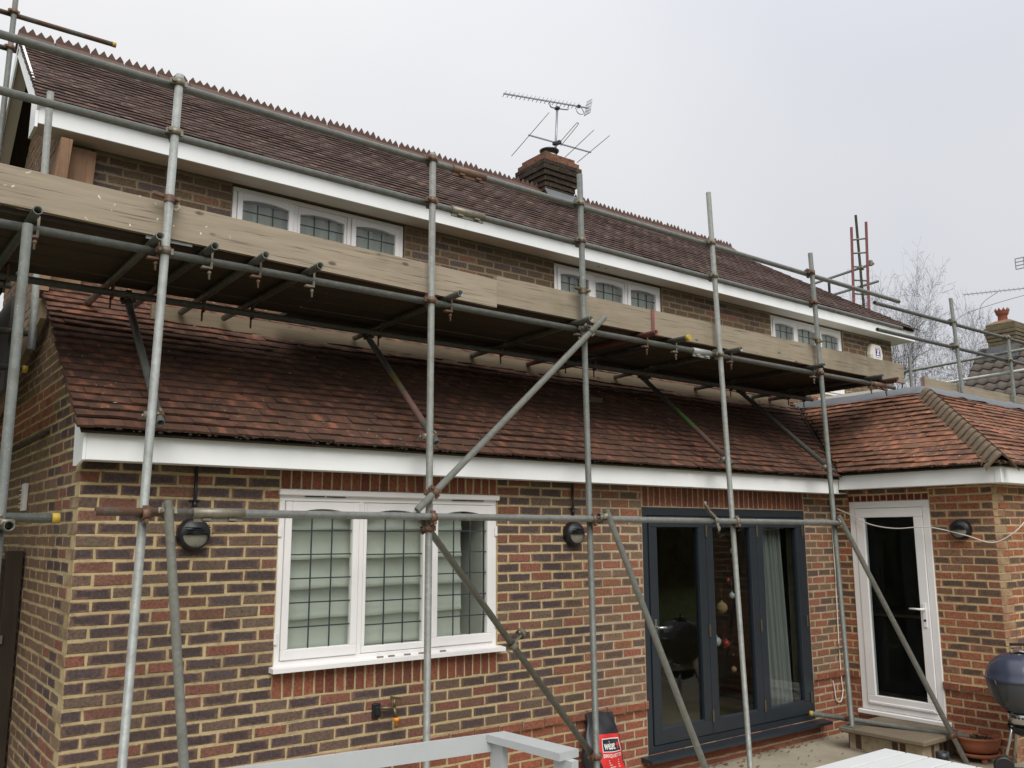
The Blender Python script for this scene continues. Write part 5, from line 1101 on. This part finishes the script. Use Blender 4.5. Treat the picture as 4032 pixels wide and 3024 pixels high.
# ================================================================ neighbour, trees, hedge
NH = thing('neighbour_house', (24.5, 2, -.14), 'neighbouring house with grey pantiled roof and clay chimney pot', 'house')
NBR = plain('neighbour_brick', (122, 96, 76), .9, .2, 6)
ny0, ny1 = -8.0, 5.75; nxe, nze, nm_ = 22.4, 5.0, 1.05; nxr = 24.45
P('wall', NBR, NH, lambda m: m.prism([(22.7, ny1 - .2, -.14), (26.2, ny1 - .2, -.14), (26.2, ny1 - .2, 5.1), (nxr, ny1 - .2, nze + nm_ * (nxr - nxe) - .2), (22.7, ny1 - .2, 5.2)], (0, ny0 - ny1 + .4, 0)))
NR = P('roof', CONC, NH, lambda m: (m.prism([(nxe, ny1, nze), (nxr, ny1, nze + nm_ * (nxr - nxe)), (nxr, ny0, nze + nm_ * (nxr - nxe)), (nxe, ny0, nze)], (0, 0, -.06)), m.prism([(nxr, ny1, nze + nm_ * (nxr - nxe)), (26.5, ny1, nze), (26.5, ny0, nze), (nxr, ny0, nze + nm_ * (nxr - nxe))], (0, 0, -.06))))
def pantiles(m):
    L = math.hypot(1, nm_); g = .32; w_ = .3
    ud = V((1, 0, nm_)) / L; nn = V((-nm_, 0, 1)) / L; r = 0; nrow = int((nxr - nxe) * L / g)
    for r in range(nrow):
        y = ny1
        while y > -1.5:
            b = len(m.v)
            for k in range(2):
                for i in range(7):
                    q = i / 6; h = .03 + .035 * math.sin(q * 6.283) ** 1 + (.03 if k == 0 else -.01); m.v.append(tuple(V((nxe, y - q * w_, nze)) + ud * (r * g + k * (g + .03)) + nn * h))
            for i in range(6): m.v.append(tuple(V(m.v[b + i]) - nn * .03))
            m.v.append(tuple(V(m.v[b + 6]) - nn * .03))
            for i in range(6): m.face([b + i + 1, b + i, b + 7 + i, b + 8 + i], True); m.face([b + i, b + i + 1, b + 15 + i, b + 14 + i])
            y -= w_
P('pantiles', CONC, NR, pantiles, 'stuff')
ncx, ncy = 24.3, 5.3; nz = 7.2
NC = P('chimney', plain('mossy_brick', (98, 88, 68), .95, .3, 10, bump=.3), NH, lambda m: [m.bbox(ncx - .32 - g, ncx + .32 + g, ncy - .72 - g, ncy + .02 + g, nz - .6 + k * .1, nz - .6 + k * .1 + .097, .01) for k, g in enumerate((0, 0, 0, 0, 0, 0, .02, .04, .06, .06, .02))])
P('chimney_cap', NBR, NC, lambda m: m.hexa([V((ncx + a, ncy - .25 + b, nz + .5)) for a, b in ((-.33, -.45), (.33, -.45), (.33, .25), (-.33, .25))] + [V((ncx + a, ncy - .25 + b, nz + .6)) for a, b in ((-.18, -.3), (.18, -.3), (.18, .1), (-.18, .1))]))
def npot(m):
    c = V((ncx, ncy - .3, nz + .56)); m.lathe(c, [(.13, 0), (.12, .2), (.13, .21), (.16, .25), (.17, .3), (.18, .33), (.16, .34), (.16, .25), (.001, .2)], 20)
    for i in range(10): a = i * .628; q = c + V((math.cos(a) * .165, math.sin(a) * .165, .33)); t = V((-math.sin(a), math.cos(a), 0)); m.prism([q - t * .05, q + t * .05, q + V((0, 0, .08))], V((math.cos(a), math.sin(a), 0)) * .02)
P('chimney_pot', CPOT, NC, npot); P('lead_apron', LEAD, NC, lambda m: m.box(ncx - .35, ncx - .33, ncy - .76, ncy + .06, nz - .5, nz - .15))
NA = thing('tv_aerial', (24.9, 4.0, nz), 'neighbour\'s television aerial mast with two aerials at the right edge', 'aerial')
mp = V((24.6, 4.05, 7.2)); mt_ = V((24.35, 4.15, 9.2)); P('mast', GALD, NA, lambda m: m.tube(mp, mt_, .028, 8))
P('boom', ALU, NA, lambda m: m.bar(mt_ + V((-.05, .15, .1)), mt_ + V((.3, -1.2, -.35)), .025, .025)); P('reflector', ALU, NA, lambda m: [m.bar(mt_ + V((-.1, .35, .28 - i * .1)), mt_ + V((.0, -.05, .3 - i * .1)), .02, .025) for i in range(4)] + [m.bar(mt_ + V((-.1 + i * .05, .35 - i * .2, .28)), mt_ + V((-.1 + i * .05, .35 - i * .2, -.02)), .02, .02) for i in range(3)])
P('boom', ALU, NA, lambda m: m.bar(mt_ + V((-.6, 1.6, -.55)), mt_ + V((.0, .0, -.6)), .022, .022)); P('element', ALU, NA, lambda m: [m.tube(mt_ + V((-.6 + .6 * t, 1.6 - 1.6 * t, -.55 - .05 * t)) + V((.03, .03, .06)), mt_ + V((-.6 + .6 * t, 1.6 - 1.6 * t, -.55 - .05 * t)) - V((.03, .03, .06)), .008, 4) for t in [i / 15 for i in range(15)]])
P('tangle', MOSS, NA, lambda m: [m.blob(mt_ + V((.05 + U(-.2, .2), U(-.35, .1), -.95 + U(-.25, .2))), U(.02, .06)) for _ in range(90)]); P('loose_cable', ALU, NA, lambda m: (m.path(smooth([mt_ + V((0, 0, -.75)), mt_ + V((-.3, .8, -.9)), mt_ + V((-.5, 1.7, -1.1)), mt_ + V((-.6, 2.0, -1.4)), mt_ + V((-.5, 1.8, -1.65)), mt_ + V((-.5, 1.6, -2))], 6), .008, 4), m.path(smooth([mt_ + V((-.3, .8, -.6)), mt_ + V((-.45, 1.2, -.9)), mt_ + V((-.4, 1.3, -1.4)), mt_ + V((-.35, 1.1, -1.9))], 6), .008, 4)))
BARK = plain('bark', (62, 54, 48), .95, .2, 4); TWIG = plain('twig_bark', (84, 75, 72), .95, .12, 4)
def bare_tree(base, h, spread, seed, label, top, rad, lean=(0, 0)):
    random.seed(seed); t = thing('bare_tree', base, label, 'tree', 'bare winter trees'); tr, br_ = MB(), MB(); base = V(base); cnt = [0]
    def seg(m, a, b, r0, r1, k): m.tube(a, b, r0, k, r1, cap=False)
    todo = [(base, V((lean[0], lean[1], 1)).normalized(), h * .26, h * .022, 0)]; MX = 8
    while todo and cnt[0] < 26000:
        p, d, L, r, lev = todo.pop(0); n = 3 if lev < 6 else 2; q = p
        for i in range(n):
            d = (d + V((U(-1, 1), U(-1, 1), U(-.55, .6))) * (.1 + .045 * lev)).normalized(); e = q + d * L / n; r2 = max(r * .88, .0035); m = tr if lev < 2 else br_
            seg(m, q, e, r, r2, 7 if lev < 2 else 4 if lev < 4 else 3); cnt[0] += 1
            if 0 < lev < MX and i < n - 1 and R() < .6:
                todo.append((e, (d + V((U(-1, 1), U(-1, 1), U(-.5, .5))).normalized() * U(.6, 1.1)).normalized(), L * U(.5, .75), r2 * .5, lev + 1))
            q, r = e, r2
        if lev < MX:
            for k in range(3 if lev < 2 else 2):
                todo.append((q, (d + V((U(-1, 1) * spread, U(-1, 1) * spread, U(-.4, .5))).normalized() * U(.5, .95)).normalized(), L * U(.66, .82), r * (.74 if k == 0 else .55), lev + 1))
    zs = sorted(v[2] for v in br_.v); rr = sorted(math.hypot(v[0] - base.x, v[1] - base.y) for v in br_.v); kz = (top - base.z) / (zs[int(len(zs) * .995)] - base.z); kr = rad / rr[int(len(rr) * .96)]
    for mb in (tr, br_): mb.v = [(base.x + (v[0] - base.x) * kr, base.y + (v[1] - base.y) * kr, base.z + (v[2] - base.z) * kz) for v in mb.v]
    tr.build('trunk', BARK, t); br_.build('branches', TWIG, t)
bare_tree((26.6, 9.75, -.14), 12, .85, 8, 'bare branching tree rising behind the red ladder', 10.8, 2.3)
bare_tree((28.1, 9.0, -.14), 11.2, .85, 11, 'bare twiggy tree between the ladder and the neighbouring roof', 9.6, 2.1)
bare_tree((31.6, 10.2, -.14), 10.5, 1.1, 5, 'bare far tree low behind the guard rails', 8.3, 2.0)
random.seed(21)
HEDGE = plain('hedge_leaves', (44, 54, 34), .8, .35, 3)
HG = thing('garden_hedge', (4, -19, -.14), 'tall dark evergreen hedge across the end of the garden', 'hedge')
def hedge(m):
    for i in range(5200):
        x = U(-26, 34); z = U(0, 1) ** .8; h = 4.6 + 1.2 * math.sin(x * .5) + .8 * math.sin(x * 1.7); c = V((x, -19 + U(-1.2, .6) - z * .5, -.1 + z * h)); a = V((U(-1, 1), U(-1, 1), U(-1, 1))).normalized(); d, u, n = m.frame(a); b = len(m.v); r = U(.2, .5)
        m.v += [tuple(c + u * r), tuple(c + n * r * .6), tuple(c - u * r), tuple(c - n * r * .6)]; m.face([b, b + 1, b + 2, b + 3])
P('foliage', HEDGE, HG, hedge, 'stuff'); P('core', HEDGE, HG, lambda m: m.box(-26, 34, -20.2, -19.4, -.14, 4.2))
